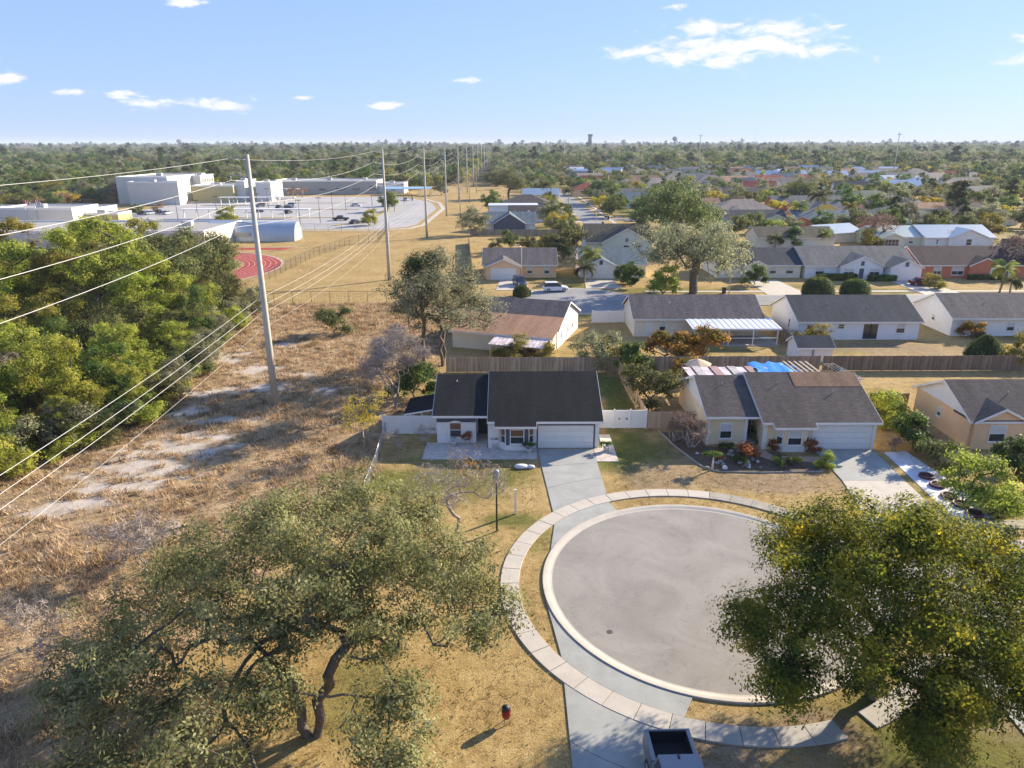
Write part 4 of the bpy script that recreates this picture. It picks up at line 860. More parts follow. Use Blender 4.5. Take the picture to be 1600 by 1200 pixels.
rk = MB(); rk.lathe([(.2, 0), (.55, .08), (.5, .22), (.2, .3)], 9); rk.lathe([(.1, 0), (.35, .06), (.3, .2), (.1, .27)], 8, .7, -.05); rk = rk.build('white_rock', paint('pale_rock', (.62, .6, .6), .8), loc=(*G(814, 731), 0)); rk.scale = (1.1, .7, 1); tag(rk, 'low white rocks lying on the front lawn near the patio', 'rock')
POT = paint('white_pot', (.68, .67, .64), .5, .08)
# ------------------------------------------------------------------ vehicles
def car(label, x, y, rz, col, kind='sedan', group=None, cname='car_paint', cat=None):
    """length along local x, nose at +x"""
    root = empty('car', (x, y, .02), rz, label, cat or ('suv' if kind == 'suv' else 'car'), group)
    pm = paint(cname, col, .22, .02, spec=.6); L_, W_ = (4.6, 1.85); hb = .95 if kind == 'suv' else .85; hr = 1.68 if kind == 'suv' else 1.42
    def body(prof, w0, w1, mi=0):
        m = MB(); n = len(prof); vs = []
        for s, wv in ((-1, w0), (-.86, w1), (.86, w1), (1, w0)):
            for (px_, z) in prof:
                vs.append((px_ * (1 if abs(s) < 1 else .97), s * wv / 2, z if abs(s) < 1 else z - .04 * (z > .6)))
        fs = [(k * n + i, k * n + (i + 1) % n, (k + 1) * n + (i + 1) % n, (k + 1) * n + i) for k in range(3) for i in range(n)] + [tuple(range(n - 1, -1, -1)), tuple(range(3 * n, 4 * n))]
        m.add(vs, fs, 0, False); return m
    lo = [(-2.25, .3), (-2.3, .55), (-2.22, hb), (-1.2, hb + .04), (.9, hb + .02), (1.9, hb - .12), (2.25, .68), (2.28, .35), (1.9, .24), (-1.9, .24)]
    b = body(lo, W_, W_).build('body', pm, root)
    back = -2.1 if kind == 'suv' else -1.75
    ca = [(back, hb), (back + (.18 if kind == 'suv' else .6), hr - .04), (back + .5 + (.1 if kind != 'suv' else -.1), hr), (.15, hr), (.35, hr - .05), (1.12, hb)]
    cab = body(ca, W_ - .2, W_ - .34).build('cabin', GLASS, root)
    roof = [(back + (.16 if kind == 'suv' else .62), hr - .02), (back + .5, hr + .02), (.12, hr + .02), (.36, hr - .05), (.3, hr - .09), (back + .5, hr - .06)]
    body(roof, W_ - .3, W_ - .34).build('roof', pm, root)
    for s in (-1, 1):
        MB().box(-.45, s * .80 - .012, hb, -.33, s * .80 + .012, hr - .03).build('pillar', pm, root)
        MB().box(2.16, s * .62 - .16, .62, 2.285, s * .62 + .16, .74).build('headlight', VINYL, root); MB().box(-2.3, s * .68 - .13, .66, -2.235, s * .68 + .13, .82).build('tail_light', paint('red_lens', (.35, .01, .01), .2), root)
        for wx in (-1.38, 1.42):
            w = MB().tube([(wx, s * .74, .33), (wx, s * .935, .33)], .34, 16).build('wheel', RUBBER, root); MB().tube([(wx, s * .93, .33), (wx, s * .945, .33)], .2, 12).build('rim', STEEL, w)
    return root
car('white sport utility car parked at the kerb of the second turning circle', *G(868, 455), R(6), (.74, .74, .74), 'suv', None, 'white_car_paint')
car('dark blue sport utility car parked in front of the peach garage', *G(812, 446), R(-78), (.02, .03, .06), 'suv', None, 'dark_blue_car_paint')
car('maroon sedan parked on the driveway of the two-gabled white house', *G(1441, 447), R(-12), (.14, .012, .03), 'sedan', None, 'maroon_car_paint')
car('white car parked beside the receding street', 42, 249, R(10), (.7, .7, .7), 'sedan', None, 'white_car_paint')
car('blue car parked beside the receding street', 43.5, 243, R(4), (.08, .12, .2), 'sedan', None, 'blue_car_paint')
car('white car on a driveway beside the receding street', 36, 216.8, R(0), (.7, .7, .7), 'sedan', None, 'white_car_paint')
lot_cars = [(453, 327, (.02, .02, .03), 'black'), (451, 333, (.03, .035, .05), 'black'), (437, 325, (.02, .03, .07), 'dark blue'), (454, 322, (.7, .7, .7), 'white'), (557, 322, (.7, .7, .7), 'white'), (556, 349, (.02, .03, .05), 'dark'), (404, 331, (.03, .03, .05), 'black'),
            (429, 357, (.72, .72, .72), 'white'), (635, 313, (.5, .55, .6), 'silver'), (408, 322, (.3, .3, .32), 'grey'), (225, 334, (.02, .03, .06), 'dark'), (236, 334, (.6, .6, .6), 'silver'), (250, 333, (.05, .05, .07), 'dark'), (262, 334, (.5, .5, .52), 'silver')]
for i, (px_, py_, col, cn) in enumerate(lot_cars):
    car(cn + ' car parked in the school car park', *G(px_, py_), R([0, 80, 85, 180, 0, 60][i % 6]), col, 'suv' if i % 3 == 0 else 'sedan', 'cars in the school car park', cn.replace(' ', '_') + '_lot_car_paint')
tk = empty('car', (*G(533, 344), .02), R(180), 'long dark pickup truck crossing the school car park', 'pickup truck')
m = MB(); m.extr_y([(-2.8, .4), (2.8, .4), (2.8, .95), (1.5, 1.05), (-2.8, 1.05)], -.95, .95); m.build('body', paint('black_lot_car_paint', (.02, .02, .03), .3), tk); MB().extr_y([(-.9, 1.055), (1.5, 1.055), (.8, 1.8), (-.8, 1.8)], -.85, .85).build('cabin', GLASS, tk)
for s in (-1, 1):
    for wx in (-1.8, 1.8): MB().tube([(wx, s * .8, .38), (wx, s * .97, .38)], .38, 14).build('wheel', RUBBER, tk)
def pickup():
    x0, y0 = 6.6, 24.1            # tailgate centre; the nose points at -y
    root = empty('pickup_truck', (x0, y0, .062), R(1.5), 'grey pickup truck with empty black bed parked on the driveway', 'pickup truck')
    PM = paint('grey_truck_paint', (.22, .222, .23), .25, .03, metal=.4, spec=.5); BED = paint('black_bed_liner', (.012, .014, .018), .7, .15, 8)
    W2 = 1.0; zr = 1.38
    side = lambda s: [(s * W2, .55), (s * (W2 + .03), .95), (s * (W2 - .02), zr - .03), (s * (W2 - .05), zr), (s * (W2 - .2), zr), (s * (W2 - .21), .72), (s * (W2 - .3), .72), (s * (W2 - .3), .5)]
    for s in (1, -1):
        p = side(s); MB().extr_y(p if s < 0 else p[::-1], -1.53, -.06).build('bed_side', PM, root)
    MB().box(-W2 + .03, -.075, .5, W2 - .03, .0, zr + .01).build('tailgate', PM, root); MB().box(-W2 + .2, -1.53, .5, W2 - .2, -.08, .74).build('bed_floor', BED, root)
    for s in (-1, 1): MB().box(s * (W2 - .205) - .012, -1.52, .73, s * (W2 - .205) + .012, -.08, zr - .04).build('bed_liner', BED, root)
    MB().box(-W2 + .22, -.1, .73, W2 - .22, -.078, zr - .05).build('bed_liner', BED, root); MB().box(-W2 + .02, -1.63, .5, W2 - .02, -1.533, zr + .02).build('bed_front', PM, root)
    MB().box(-W2 + .05, -.0, .42, W2 - .05, .16, .6).build('bumper', STEEL, root)
    MB().extr_x([(-1.64, .5), (-5.13, .5), (-5.18, .8), (-5.08, 1.15), (-3.78, 1.3), (-1.64, 1.34)], -W2, W2).build('cab_body', PM, root)
    cab = [(-1.7, 1.34), (-1.88, 1.9), (-3.18, 1.93), (-3.98, 1.33)]
    m = MB(); n = 4; vs = [(s * (W2 - .04 - (.16 if z > 1.5 else 0)), y, z) for s in (-1, 1) for y, z in cab]; m.add(vs, [(0, 1, 2, 3), (7, 6, 5, 4)] + [(i, 4 + i, 4 + (i + 1) % 4, (i + 1) % 4) for i in range(4)]); m.build('cab_glass', GLASS, root)
    m = MB(); m.extr_x([(-1.88, 1.885), (-1.85, 1.93), (-2.58, 1.975), (-3.2, 1.955), (-3.24, 1.9)], -W2 + .17, W2 - .17); m.build('cab_roof', PM, root)
    MB().box(-.06, -2.08, 1.95, .02, -1.88, 2.0).build('antenna_fin', DARKMETAL, root)
    for s in (-1, 1):
        m = MB(); m.add([(s * (W2 - .03), -1.72, 1.34), (s * (W2 - .03), -1.88, 1.34), (s * (W2 - .19), -2.02, 1.92), (s * (W2 - .19), -1.86, 1.92), (s * (W2 - .09), -1.72, 1.34), (s * (W2 - .09), -1.88, 1.34), (s * (W2 - .24), -2.02, 1.92), (s * (W2 - .24), -1.86, 1.92)],
              [(0, 1, 2, 3), (7, 6, 5, 4), (0, 4, 5, 1), (3, 2, 6, 7), (0, 3, 7, 4), (1, 5, 6, 2)]); m.build('pillar', PM, root)
        MB().box(s * (W2 + .12) - .12, -3.78, 1.25, s * (W2 + .12) + .12, -3.6, 1.48).build('mirror', DARKMETAL, root); MB().box(s * (W2 - .07) - .06, -.02, .85, s * (W2 - .07) + .05, .012, 1.3).build('tail_light', paint('red_lens', (.35, .01, .01), .2), root)
        for wy in (-1.15, -4.18):
            w = MB().tube([(s * .78, wy, .4), (s * 1.03, wy, .4)], .4, 20).build('wheel', RUBBER, root); MB().tube([(s * 1.02, wy, .4), (s * 1.04, wy, .4)], .25, 14).build('rim', STEEL, w)
pickup()
# ------------------------------------------------------------------ school
FLAT = paint('pale_flat_roof', (.36, .34, .30), .8, .12, .15); SW = paint('school_white_wall', (.62, .595, .53), .8, .05, .3); SG = paint('school_grey_wall', (.40, .385, .34), .8, .05, .3); SO = paint('school_ochre_wall', (.5, .42, .2), .8, .05, .3)
def block(label, boxes, wins=(), cat='school building', extra=None, rz=0, loc=(0, 0, 0)):
    root = empty('school_building', loc, rz, label, cat)
    for (x0, y0, x1, y1, h_, wm) in boxes:
        MB().box(x0, y0, 0, x1, y1, h_).build('wall', wm, root)
        r = MB().box(x0 + .25, y0 + .25, h_ + .002, x1 - .25, y1 - .25, h_ + .06).build('roof', FLAT, root)
        m = MB(); m.box(x0 - .05, y0 - .05, h_ - .1, x1 + .05, y0 + .25, h_ + .5); m.box(x0 - .05, y1 - .25, h_ - .1, x1 + .05, y1 + .05, h_ + .5); m.box(x0 - .05, y0 + .25, h_ - .1, x0 + .25, y1 - .25, h_ + .5); m.box(x1 - .25, y0 + .25, h_ - .1, x1 + .05, y1 - .25, h_ + .5)
        m.build('parapet', WHITE, root)
        nx_ = max(1, int((x1 - x0) / 18))
        for k in range(nx_):
            cx_ = x0 + (k + .5) * (x1 - x0) / nx_; cy_ = (y0 + y1) / 2 + (k % 3 - 1) * 3; MB().box(cx_ - 1.2, cy_ - .9, h_ + .06, cx_ + 1.2, cy_ + .9, h_ + 1.3).build('roof_unit', paint('grey_roof_unit', (.5, .5, .5), .6), root)
    for (x_, y_, z_, w_, h_, rz_) in wins: window(root, (x_, y_, z_), w_, h_, rz_, 'grid', None, None)
    return root
block('tall white windowless school hall with a grey band', [(-177, 330, -154, 372, 11.2, SW), (-168, 322, -146, 330.1, 9.4, SW), (-153.9, 356, -150, 372, 10.8, SW)], [(-149.98, 357 + k * 2.1, 7.8, 1.5, 1.6, math.pi / 2) for k in range(7)])
block('long low pale-roofed school wing behind the trees', [(-140, 178, -76, 204, 4.6, SW)])
block('low white school wing with flags on its roof edge', [(-190, 214, -133, 246, 5.6, SW), (-150, 212, -128, 226, 7.4, SW), (-128, 218, -118, 226, 5.4, SO)])
block('grey single-storey classroom block with white piers beyond the car park', [(-128, 392, -72, 420, 6.5, SG), (-72, 396, -58, 412, 5, SW)], [(-112 + k * 9, 391.97, 1.6, 4.2, 1.6, 0) for k in range(5)])
block('ochre and white school link block beside the tall hall', [(-147, 338, -128, 360, 7, SO), (-128, 342, -124, 358, 9, SW), (-119, 342, -112, 360, 8.2, SW)])
for (x0, y0, n_, lab, dx_) in [(-128, 322, 9, 'white covered walkway on posts in front of the ochre school block', 3.6), (-117, 209, 8, 'white covered walkway on posts beside the flagged wing', 3.2), (-118, 262, 10, 'long thin white walkway canopy across the car park edge', 4.5), (-130, 384, 8, 'white post walkway in front of the grey classroom block', 2.6)]:
    r_ = empty('covered_walkway', (x0, y0, 0), 0, lab, 'walkway'); MB().box(-.5, -1.5, 3.1, n_ * dx_ + .5, 1.5, 3.35).build('roof', WHITE, r_)
    for k in range(n_ + 1): MB().box(k * dx_ - .15, -.15, 0, k * dx_ + .15, .15, 3.1).build('post', WHITE, r_)
for k, px_ in enumerate((87, 97)):
    r_ = empty('flag', (-141 + k * 3, 211.4, 7.4), 0, 'red and white striped flag on a short roof pole of the low white wing', 'flag', 'flags on the school wing'); MB().tube([(0, 0, -7.4), (0, 0, 3)], .06, 6).build('pole', STEEL, r_)
    m = MB()
    for j in range(6): m.add([(.05 + j * .3, .1 * math.sin(j), 2.9 - .12 * j), (.35 + j * .3, .1 * math.sin(j + 1), 2.78 - .12 * j), (.35 + j * .3, .1 * math.sin(j + 1), 1.7 - .12 * j), (.05 + j * .3, .1 * math.sin(j), 1.8 - .12 * j)], [(0, 1, 2, 3)], j % 2)
    m.build('cloth', [paint('flag_red', (.45, .03, .04), .7), paint('flag_white', (.75, .75, .75), .7)], r_)
qt = empty('quonset_shed', (-83.5, 197, 0), 0, 'grey barrel-roofed metal shed beside the running track', 'shed'); prof = [(9 * (.5 - .5 * math.cos(t)), 5.0 * math.sin(t) ** .8) for t in np.linspace(0, math.pi, 15)]
MB().extr_x([(y_ * .9, z_) for y_, z_ in prof], 0, 24, smooth=False).build('shell', METAL_BLUE, qt); MB().box(24.0, 2.6, 0, 24.06, 5.6, 3).build('door', WHITE, qt); MB().box(4, -.25, 1.4, 12, -.05, 2.4).build('vent_band', SG, qt)
bc = empty('blue_canopy', (-66, 381, 0), 0, 'pale blue roofed open shelter at the far side of the car park', 'shelter'); MB().extr_x([(0, 3.1), (4, 4.0), (8, 3.1), (8, 3.3), (4, 4.2), (0, 3.3)], 0, 24).build('roof', paint('pale_blue_sheet', (.38, .55, .65), .4), bc)
for k in range(5):
    for y_ in (.3, 7.7): MB().box(.2 + k * 5.8, y_ - .1, 0, .4 + k * 5.8, y_ + .1, 3.1).build('post', STEEL, bc)
lights = [(279, 345, 471), (312, 353, 0), (341, 345, 0), (470, 353, 0), (501, 348, 0), (521, 339, 0), (541, 328, 0), (582, 322, 0), (617, 330, 0), (463, 325, 0), (446, 328, 0), (405, 338, 0), (420, 327, 0), (632, 318, 0)]
for i, (px_, py_, _) in enumerate(lights):
    x_, y_ = G(px_, py_); r_ = empty('car_park_light', (x_, y_, 0), 0, 'tall thin brown light pole in the school car park', 'light pole', 'light poles of the car park')
    MB().tube([(0, 0, 0), (0, 0, 8.2)], [.12, .08], 6).build('post', paint('brown_light_pole', (.09, .06, .045), .6), r_); MB().box(-.9, -.18, 8.15, .9, .18, 8.35).build('lamp_head', DARKMETAL, r_)
for i, (px_, py_) in enumerate([(815, 446), (1139, 462), (931, 366), (1430, 342)]):
    x_, y_ = G(px_, py_); r_ = empty('street_light', (x_, y_, 0), 0, 'grey street lamp on a pole ' + ['beside the dark blue car', 'beside the big oak', 'at the start of the receding street', 'above the tan hip-roofed house'][i], 'street lamp')
    MB().tube([(0, 0, 0), (0, 0, 7.2)], [.1, .06], 8).build('post', PCONC, r_); MB().tube([(0, 0, 7.1), (-.6, 0, 7.45), (-1.2, 0, 7.4)], [.05, .04, .07], 6).build('arm', STEEL, r_)
for (px_, py_, lab) in [(827, 463, 'dark wheeled bin by the clipped round bush'), (1131, 459, 'dark wheeled bin beside the big oak'), (942, 352, 'dark wheeled bin by the receding street driveway'), (951, 343, 'black wheeled bin at a driveway of the receding street'), (1445, 385, 'blue wheeled bin beside the white house with screen enclosure')]:
    x_, y_ = G(px_, py_); r_ = empty('wheeled_bin', (x_, y_, 0), 0, lab, 'bin'); MB().add([(-.25, -.28, .05), (.25, -.28, .05), (.25, .28, .05), (-.25, .28, .05), (-.31, -.35, 1.0), (.31, -.35, 1.0), (.31, .35, 1.0), (-.31, .35, 1.0)], [(3, 2, 1, 0), (4, 5, 6, 7), (0, 1, 5, 4), (1, 2, 6, 5), (2, 3, 7, 6), (3, 0, 4, 7)]).build('tub', BLK, r_)
    MB().box(-.33, -.38, 1.003, .33, .37, 1.08).build('lid', BLK, r_)
# far landmarks on the skyline
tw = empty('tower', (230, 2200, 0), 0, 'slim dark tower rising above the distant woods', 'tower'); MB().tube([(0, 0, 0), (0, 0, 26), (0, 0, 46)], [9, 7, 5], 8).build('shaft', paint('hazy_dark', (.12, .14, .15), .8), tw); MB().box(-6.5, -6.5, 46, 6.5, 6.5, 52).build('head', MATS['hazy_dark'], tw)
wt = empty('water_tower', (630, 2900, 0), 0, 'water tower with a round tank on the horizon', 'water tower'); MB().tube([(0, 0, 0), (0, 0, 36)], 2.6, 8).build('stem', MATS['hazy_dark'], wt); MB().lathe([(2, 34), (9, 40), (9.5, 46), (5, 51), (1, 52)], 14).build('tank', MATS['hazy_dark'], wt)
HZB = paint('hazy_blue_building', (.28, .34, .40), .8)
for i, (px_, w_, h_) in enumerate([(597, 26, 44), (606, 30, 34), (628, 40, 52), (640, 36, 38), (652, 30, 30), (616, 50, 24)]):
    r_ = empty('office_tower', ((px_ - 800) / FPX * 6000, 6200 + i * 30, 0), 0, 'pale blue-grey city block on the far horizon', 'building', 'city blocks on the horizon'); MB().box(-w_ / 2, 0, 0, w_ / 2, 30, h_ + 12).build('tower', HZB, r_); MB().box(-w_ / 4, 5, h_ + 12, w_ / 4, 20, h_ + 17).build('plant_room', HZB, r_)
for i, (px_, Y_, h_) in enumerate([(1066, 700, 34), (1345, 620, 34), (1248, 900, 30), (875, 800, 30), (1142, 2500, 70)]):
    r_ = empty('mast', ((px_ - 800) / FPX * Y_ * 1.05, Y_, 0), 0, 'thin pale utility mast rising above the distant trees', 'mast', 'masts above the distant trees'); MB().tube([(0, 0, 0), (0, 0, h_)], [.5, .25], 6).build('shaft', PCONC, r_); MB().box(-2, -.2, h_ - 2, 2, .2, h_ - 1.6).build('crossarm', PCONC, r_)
# ------------------------------------------------------------------ back gardens and planter strip
pa = empty('parasol', (20.6, 75.6, 0), 0, 'tan garden parasol open behind the beige house', 'parasol'); MB().tube([(0, 0, 0), (0, 0, 2.6)], .04, 8).build('pole', WHITE, pa)
m = MB()
for k in range(8): a0, a1 = k * math.pi / 4, (k + 1) * math.pi / 4; m.add([(0, 0, 2.62), (1.6 * math.cos(a0), 1.6 * math.sin(a0), 2.05), (1.6 * math.cos(a1), 1.6 * math.sin(a1), 2.05), (1.6 * math.cos(a1), 1.6 * math.sin(a1), 1.93), (1.6 * math.cos(a0), 1.6 * math.sin(a0), 1.93)], [(0, 1, 2), (1, 4, 3, 2)])
m.build('canopy', paint('tan_canvas', (.52, .40, .28), .85), pa); MB().lathe([(.3, 0), (.3, .08), (.06, .1)], 12).build('base', DARKMETAL, pa)
tp = empty('tarp_shelter', (0, 0, 0), 0, 'makeshift yard shelter with a bright blue tarp behind the beige house', 'shelter')
n = 12; vs = []
for i in range(n + 1):
    for j in range(7): vs.append((25.9 + i * .46 + .15 * math.sin(j), 71.2 + j * .6 + .2 * math.sin(i * 1.3), 2.4 + .12 * math.sin(i * 1.9 + j * .7) * math.sin(j * 1.3) + .06 * math.sin(i * 3.1 + j) - .04 * i * (i > 8)))
MB().add(vs, [(i * 7 + j, (i + 1) * 7 + j, (i + 1) * 7 + j + 1, i * 7 + j + 1) for i in range(n) for j in range(6)], 0, True).build('tarp', paint('blue_tarp', (.02, .22, .62), .45, .15), tp)
for k in range(11): MB().box(18.5 + k * .95, 70.2, 2.2 + .1 * (k % 2), 19.35 + k * .95, 73.6, 2.25 + .1 * (k % 2)).build('roof_sheet', [paint('rust_streaked_metal', (.6, .5, .5)), paint('grey_old_sheet', (.42, .38, .37), .6, .3, 1.0), paint('rust_streaked_metal', (.6, .5, .5)), paint('faded_red_sheet', (.36, .22, .2), .6, .25)][k % 4], tp)
for k in range(5): MB().box(30.2 + k * .6, 70.4, 2.3, 29.95 + k * .6, 75.4, 2.36).build('slat', WOOD, tp)
for x_ in (18.8, 23.5, 28.2, 31.5, 34.4):
    for y_ in (70.4, 75.0): MB().box(x_ - .05, y_ - .05, 0, x_ + .05, y_ + .05, 2.2).build('post', WOOD, tp)
cl = empty('clothes_line', (36.2, 70.5, 0), R(98), 'clothes line with washing hung to dry behind the beige house', 'clothes line')
for x_ in (0, 5.5):
    MB().box(x_ - .05, -.05, 0, x_ + .05, .05, 1.9).build('post', WOOD, cl); MB().box(x_ - .04, -.7, 1.8, x_ + .04, .7, 1.88).build('arm', WOOD, cl)
for k in range(4): MB().tube([(0, -.6 + k * .4, 1.86), (5.5, -.6 + k * .4, 1.84)], .012, 4).build('line', WHITE, cl)
CLO = [paint('cloth_white', (.7, .7, .72)), paint('cloth_navy', (.04, .06, .12)), paint('cloth_blue', (.3, .42, .55)), paint('cloth_dark', (.03, .03, .04))]
for k in range(8): MB().box(.4 + k * .55, -.6 + (k % 3) * .4 - .012, 1.0 + .1 * (k % 2), .85 + k * .55, -.6 + (k % 3) * .4 + .012, 1.84).build('garment', CLO[k % 4], cl)
MULCH = paint('white_ground_sheet', (.62, .64, .68), .6, .18, 1.5)
ps = MB().prism([(32.0, 56.0), (34.0, 56.2), (34.9, 44.75), (31.3, 44.6)], -.05, .03).build('ground_sheet', MULCH); tag(ps, 'long white ground sheet under the ring planters beside the driveway', 'ground sheet')
for i, (px_, py_) in enumerate([(1447, 747), (1464, 761), (1482, 778), (1500, 791), (1522, 806), (1557, 806)]):
    x_, y_ = G(px_, py_); r_ = empty('ring_planter', (x_, y_, .03), 0, 'purple-brown ring planter lying on the white ground sheet', 'planter', 'ring planters beside the driveway')
    m = MB(); ns = 20
    m.lathe([(.42, 0), (.55, .0), (.6, .1), (.55, .2), (.45, .2), (.42, .1), (.42, .03)], ns); m.build('ring', paint('purple_brown_rubber', (.12, .04, .055), .6, .2), r_); MB().lathe([(.415, .02), (.415, .1), (.02, .12)], 14).build('soil', paint('dark_soil', (.05, .035, .025), .95), r_)
KER = MB()
pts = [(13.6, 60.8), (14.4, 57), (15.6, 53.2), (16.6, 52.2), (20, 52.0), (25.2, 52.2)]
for a, b in zip(pts[:-1], pts[1:]):
    n_ = int(math.dist(a, b) / .6)
    for k in range(n_):
        t0, t1 = k / n_, (k + .93) / n_; KER.tube([(a[0] + (b[0] - a[0]) * t0, a[1] + (b[1] - a[1]) * t0, .03), (a[0] + (b[0] - a[0]) * t1, a[1] + (b[1] - a[1]) * t1, .03)], .09, 6, smooth=False)
kk = KER.build('garden_edging', CONC_OLD); tag(kk, 'pale stone edging round the planted bed of the beige house', 'garden edging')
bed = sheet('garden_bed', [(13.8, 60.6), (14.6, 57), (15.8, 53.4), (16.7, 52.3), (25.1, 52.3), (25.1, 53.6), (23, 56.0), (17, 57.5), (17, 60.6)], paint('leaf_mulch', (.14, .095, .06), .95, .4, 4, bump=.6, bscale=20), .02)
sheet('path', [(20.9, 57.6), (21.6, 57.6), (22.2, 55.3), (26.1, 55.0), (26.1, 54.0), (21.8, 54.3), (20.9, 55.4)], paint('tan_path', (.42, .27, .18), .85, .15, 2), .045)
rg = random.Random(3)
for i in range(26):
    x_, y_ = rg.uniform(15.8, 21), rg.uniform(52.6, 56.4); s_ = rg.uniform(.1, .3)
    o = MB().lathe([(s_ * .6, 0), (s_, s_ * .4), (s_ * .7, s_ * .9), (s_ * .2, s_ * 1.0)], 7).build('garden_rock', [CONC_OLD, POT, CONC][i % 3], None, (x_, y_, .0), rg.uniform(0, 3)); o.scale = (1, rg.uniform(.6, 1), rg.uniform(.7, 1.2)); tag(o, 'pale rock among the plants in the bed of the beige house', 'rock', 'rocks in the planted bed')
# ------------------------------------------------------------------ trees
def skeleton(r, trunk, targets, seg, jit):
    pos = [np.array(p, float) for p in trunk]; par = [-1] + list(range(len(trunk) - 1)); lo = max(1, len(trunk) // 2)
    top = pos[-1]; order = np.argsort(np.linalg.norm(targets - top, axis=1))
    arr = np.zeros((len(targets) * 40 + 60, 3)); n = len(pos); arr[:n] = pos
    for ti in order:
        t = targets[ti]; cand = arr[lo:n]; d = np.linalg.norm(cand - t, axis=1) + .55 * np.maximum(0, cand[:, 2] - t[2])
        k = lo + int(np.argmin(d)); p = arr[k].copy(); D = np.linalg.norm(t - p); m = max(1, int(D / seg)); prev = k; pk = par[k]; pd = (p - arr[pk]) if pk >= 0 else np.array([0, 0, 1.]); pd = pd / (np.linalg.norm(pd) + 1e-9)
        for j in range(1, m + 1):
            u = j / m; q = p + (t - p) * u + pd * D * 1.0 * u * (1 - u) ** 2; q = q + np.array([0, 0, .05 * D * math.sin(math.pi * u)]) + r.normal(0, jit, 3) * (j < m)
            if n >= len(arr): break
            arr[n] = q; par.append(prev); prev = n; n += 1
    return arr[:n].copy(), np.array(par)
def tree_meshes(name, seed, H, R_, z0, trunk_r, mat, bark=None, K=9, clumps=120, leaves=50, ls=.3, cr=.9, trunk_h=None, stems=1, tip=.02, flat=.75, lobe=.36, dome=1.0, seg=.8, ns=5, up=.35, taper=.55, lean=(0, 0), lobes=None, asp=.55, droop=0.0, ex=1.0, fill=.6):
    r = np.random.default_rng(seed); bark = bark or BARK; trunk_h = trunk_h or z0 * 1.1; L_ = []
    if lobes is not None: L_ = [np.array(q, float) for q in lobes]
    else:
        for i in range(K):
            a = i * 2.4 + r.uniform(-.5, .5); rr = R_ * .72 * math.sqrt((i + .3) / K); zt = z0 + (H - z0) * (dome * math.sqrt(max(.05, 1 - (rr / R_) ** 2)) + (1 - dome)) - lobe * R_ * flat
            L_.append(np.array([rr * math.cos(a) * ex + lean[0], rr * math.sin(a) + lean[1], max(z0 + .3, zt - r.uniform(0, fill) * (zt - z0)), lobe * R_ * r.uniform(.75, 1.25)]))
    T = []
    for c in range(clumps):
        l = L_[c % len(L_)]; d = r.normal(0, 1, 3); d /= np.linalg.norm(d); d[2] *= flat
        T.append(l[:3] + d * l[3] * (r.random() ** .45))
    LC = np.array([L_[c % len(L_)][:3] for c in range(clumps)]); T = np.array(T); T[:, 2] = np.clip(T[:, 2], z0 * .75, None)
    trunks = []; V = []; F = []; off = 0
    groups = [T] if stems == 1 else [T[(np.arange(len(T)) % stems) == s] for s in range(stems)]
    for s, TT in enumerate(groups):
        a = 2 * math.pi * s / max(1, stems); sp = .0 if stems == 1 else trunk_r * .75
        m = 5; tr = [(sp * math.cos(a) * (1 + 5 * k / m) + lean[0] * .6 * (k / m) + r.normal(0, .04) * k, sp * math.sin(a) * (1 + 5 * k / m) + lean[1] * .6 * (k / m) + r.normal(0, .04) * k, -.15 + (trunk_h + .15) * k / m) for k in range(m + 1)]
        P, par = skeleton(r, tr, TT, seg, seg * .085)
        n = len(P); cnt = np.ones(n)
        for i in range(n - 1, 0, -1): cnt[par[i]] += cnt[i]
        rad = tip * (cnt / 1.0) ** taper; rad *= min(1.0, 9e9); k0 = trunk_r / max(rad[0], 1e-6); rad = np.where(rad > tip * 2, tip * 2 + (rad - tip * 2) * max(.2, (trunk_r - tip * 2) / max(1e-6, rad[0] - tip * 2)), rad)
        dirs = np.zeros((n, 3)); dirs[1:] = P[1:] - P[par[1:]]; dirs[0] = (0, 0, 1); dirs /= np.linalg.norm(dirs, axis=1)[:, None] + 1e-9
        ref = np.where(np.abs(dirs[:, 2:3]) < .9, np.array([[0, 0, 1.]]), np.array([[1., 0, 0]])); A = np.cross(dirs, ref); A /= np.linalg.norm(A, axis=1)[:, None] + 1e-9; B = np.cross(dirs, A)
        th = np.arange(ns) * 2 * np.pi / ns; ring = P[:, None] + (A[:, None] * np.cos(th)[None, :, None] + B[:, None] * np.sin(th)[None, :, None]) * rad[:, None, None]
        # each twig starts with a ring of its own size at the parent so the joints stay slender
        i1 = np.arange(1, n); p0 = P[par[1:]]; rs = np.minimum(rad[par[1:]], rad[1:] * 1.35); p0 = p0 - dirs[1:] * rs[:, None] * .5
        ring0 = p0[:, None] + (A[1:, None] * np.cos(th)[None, :, None] + B[1:, None] * np.sin(th)[None, :, None]) * rs[:, None, None]
        VV = np.concatenate([ring0, ring[1:]], 1).reshape(-1, 3); b0 = (np.arange(n - 1) * 2 * ns)[:, None]; j = np.arange(ns)[None]
        FF = np.stack([b0 + j, b0 + (j + 1) % ns, b0 + ns + (j + 1) % ns, b0 + ns + j], -1).reshape(-1, 4) + off
        V.append(VV); F.append(FF); off += len(VV)
    tm = np_mesh(name + '_trunk', np.concatenate(V), np.concatenate(F), bark, True)
    cm = None
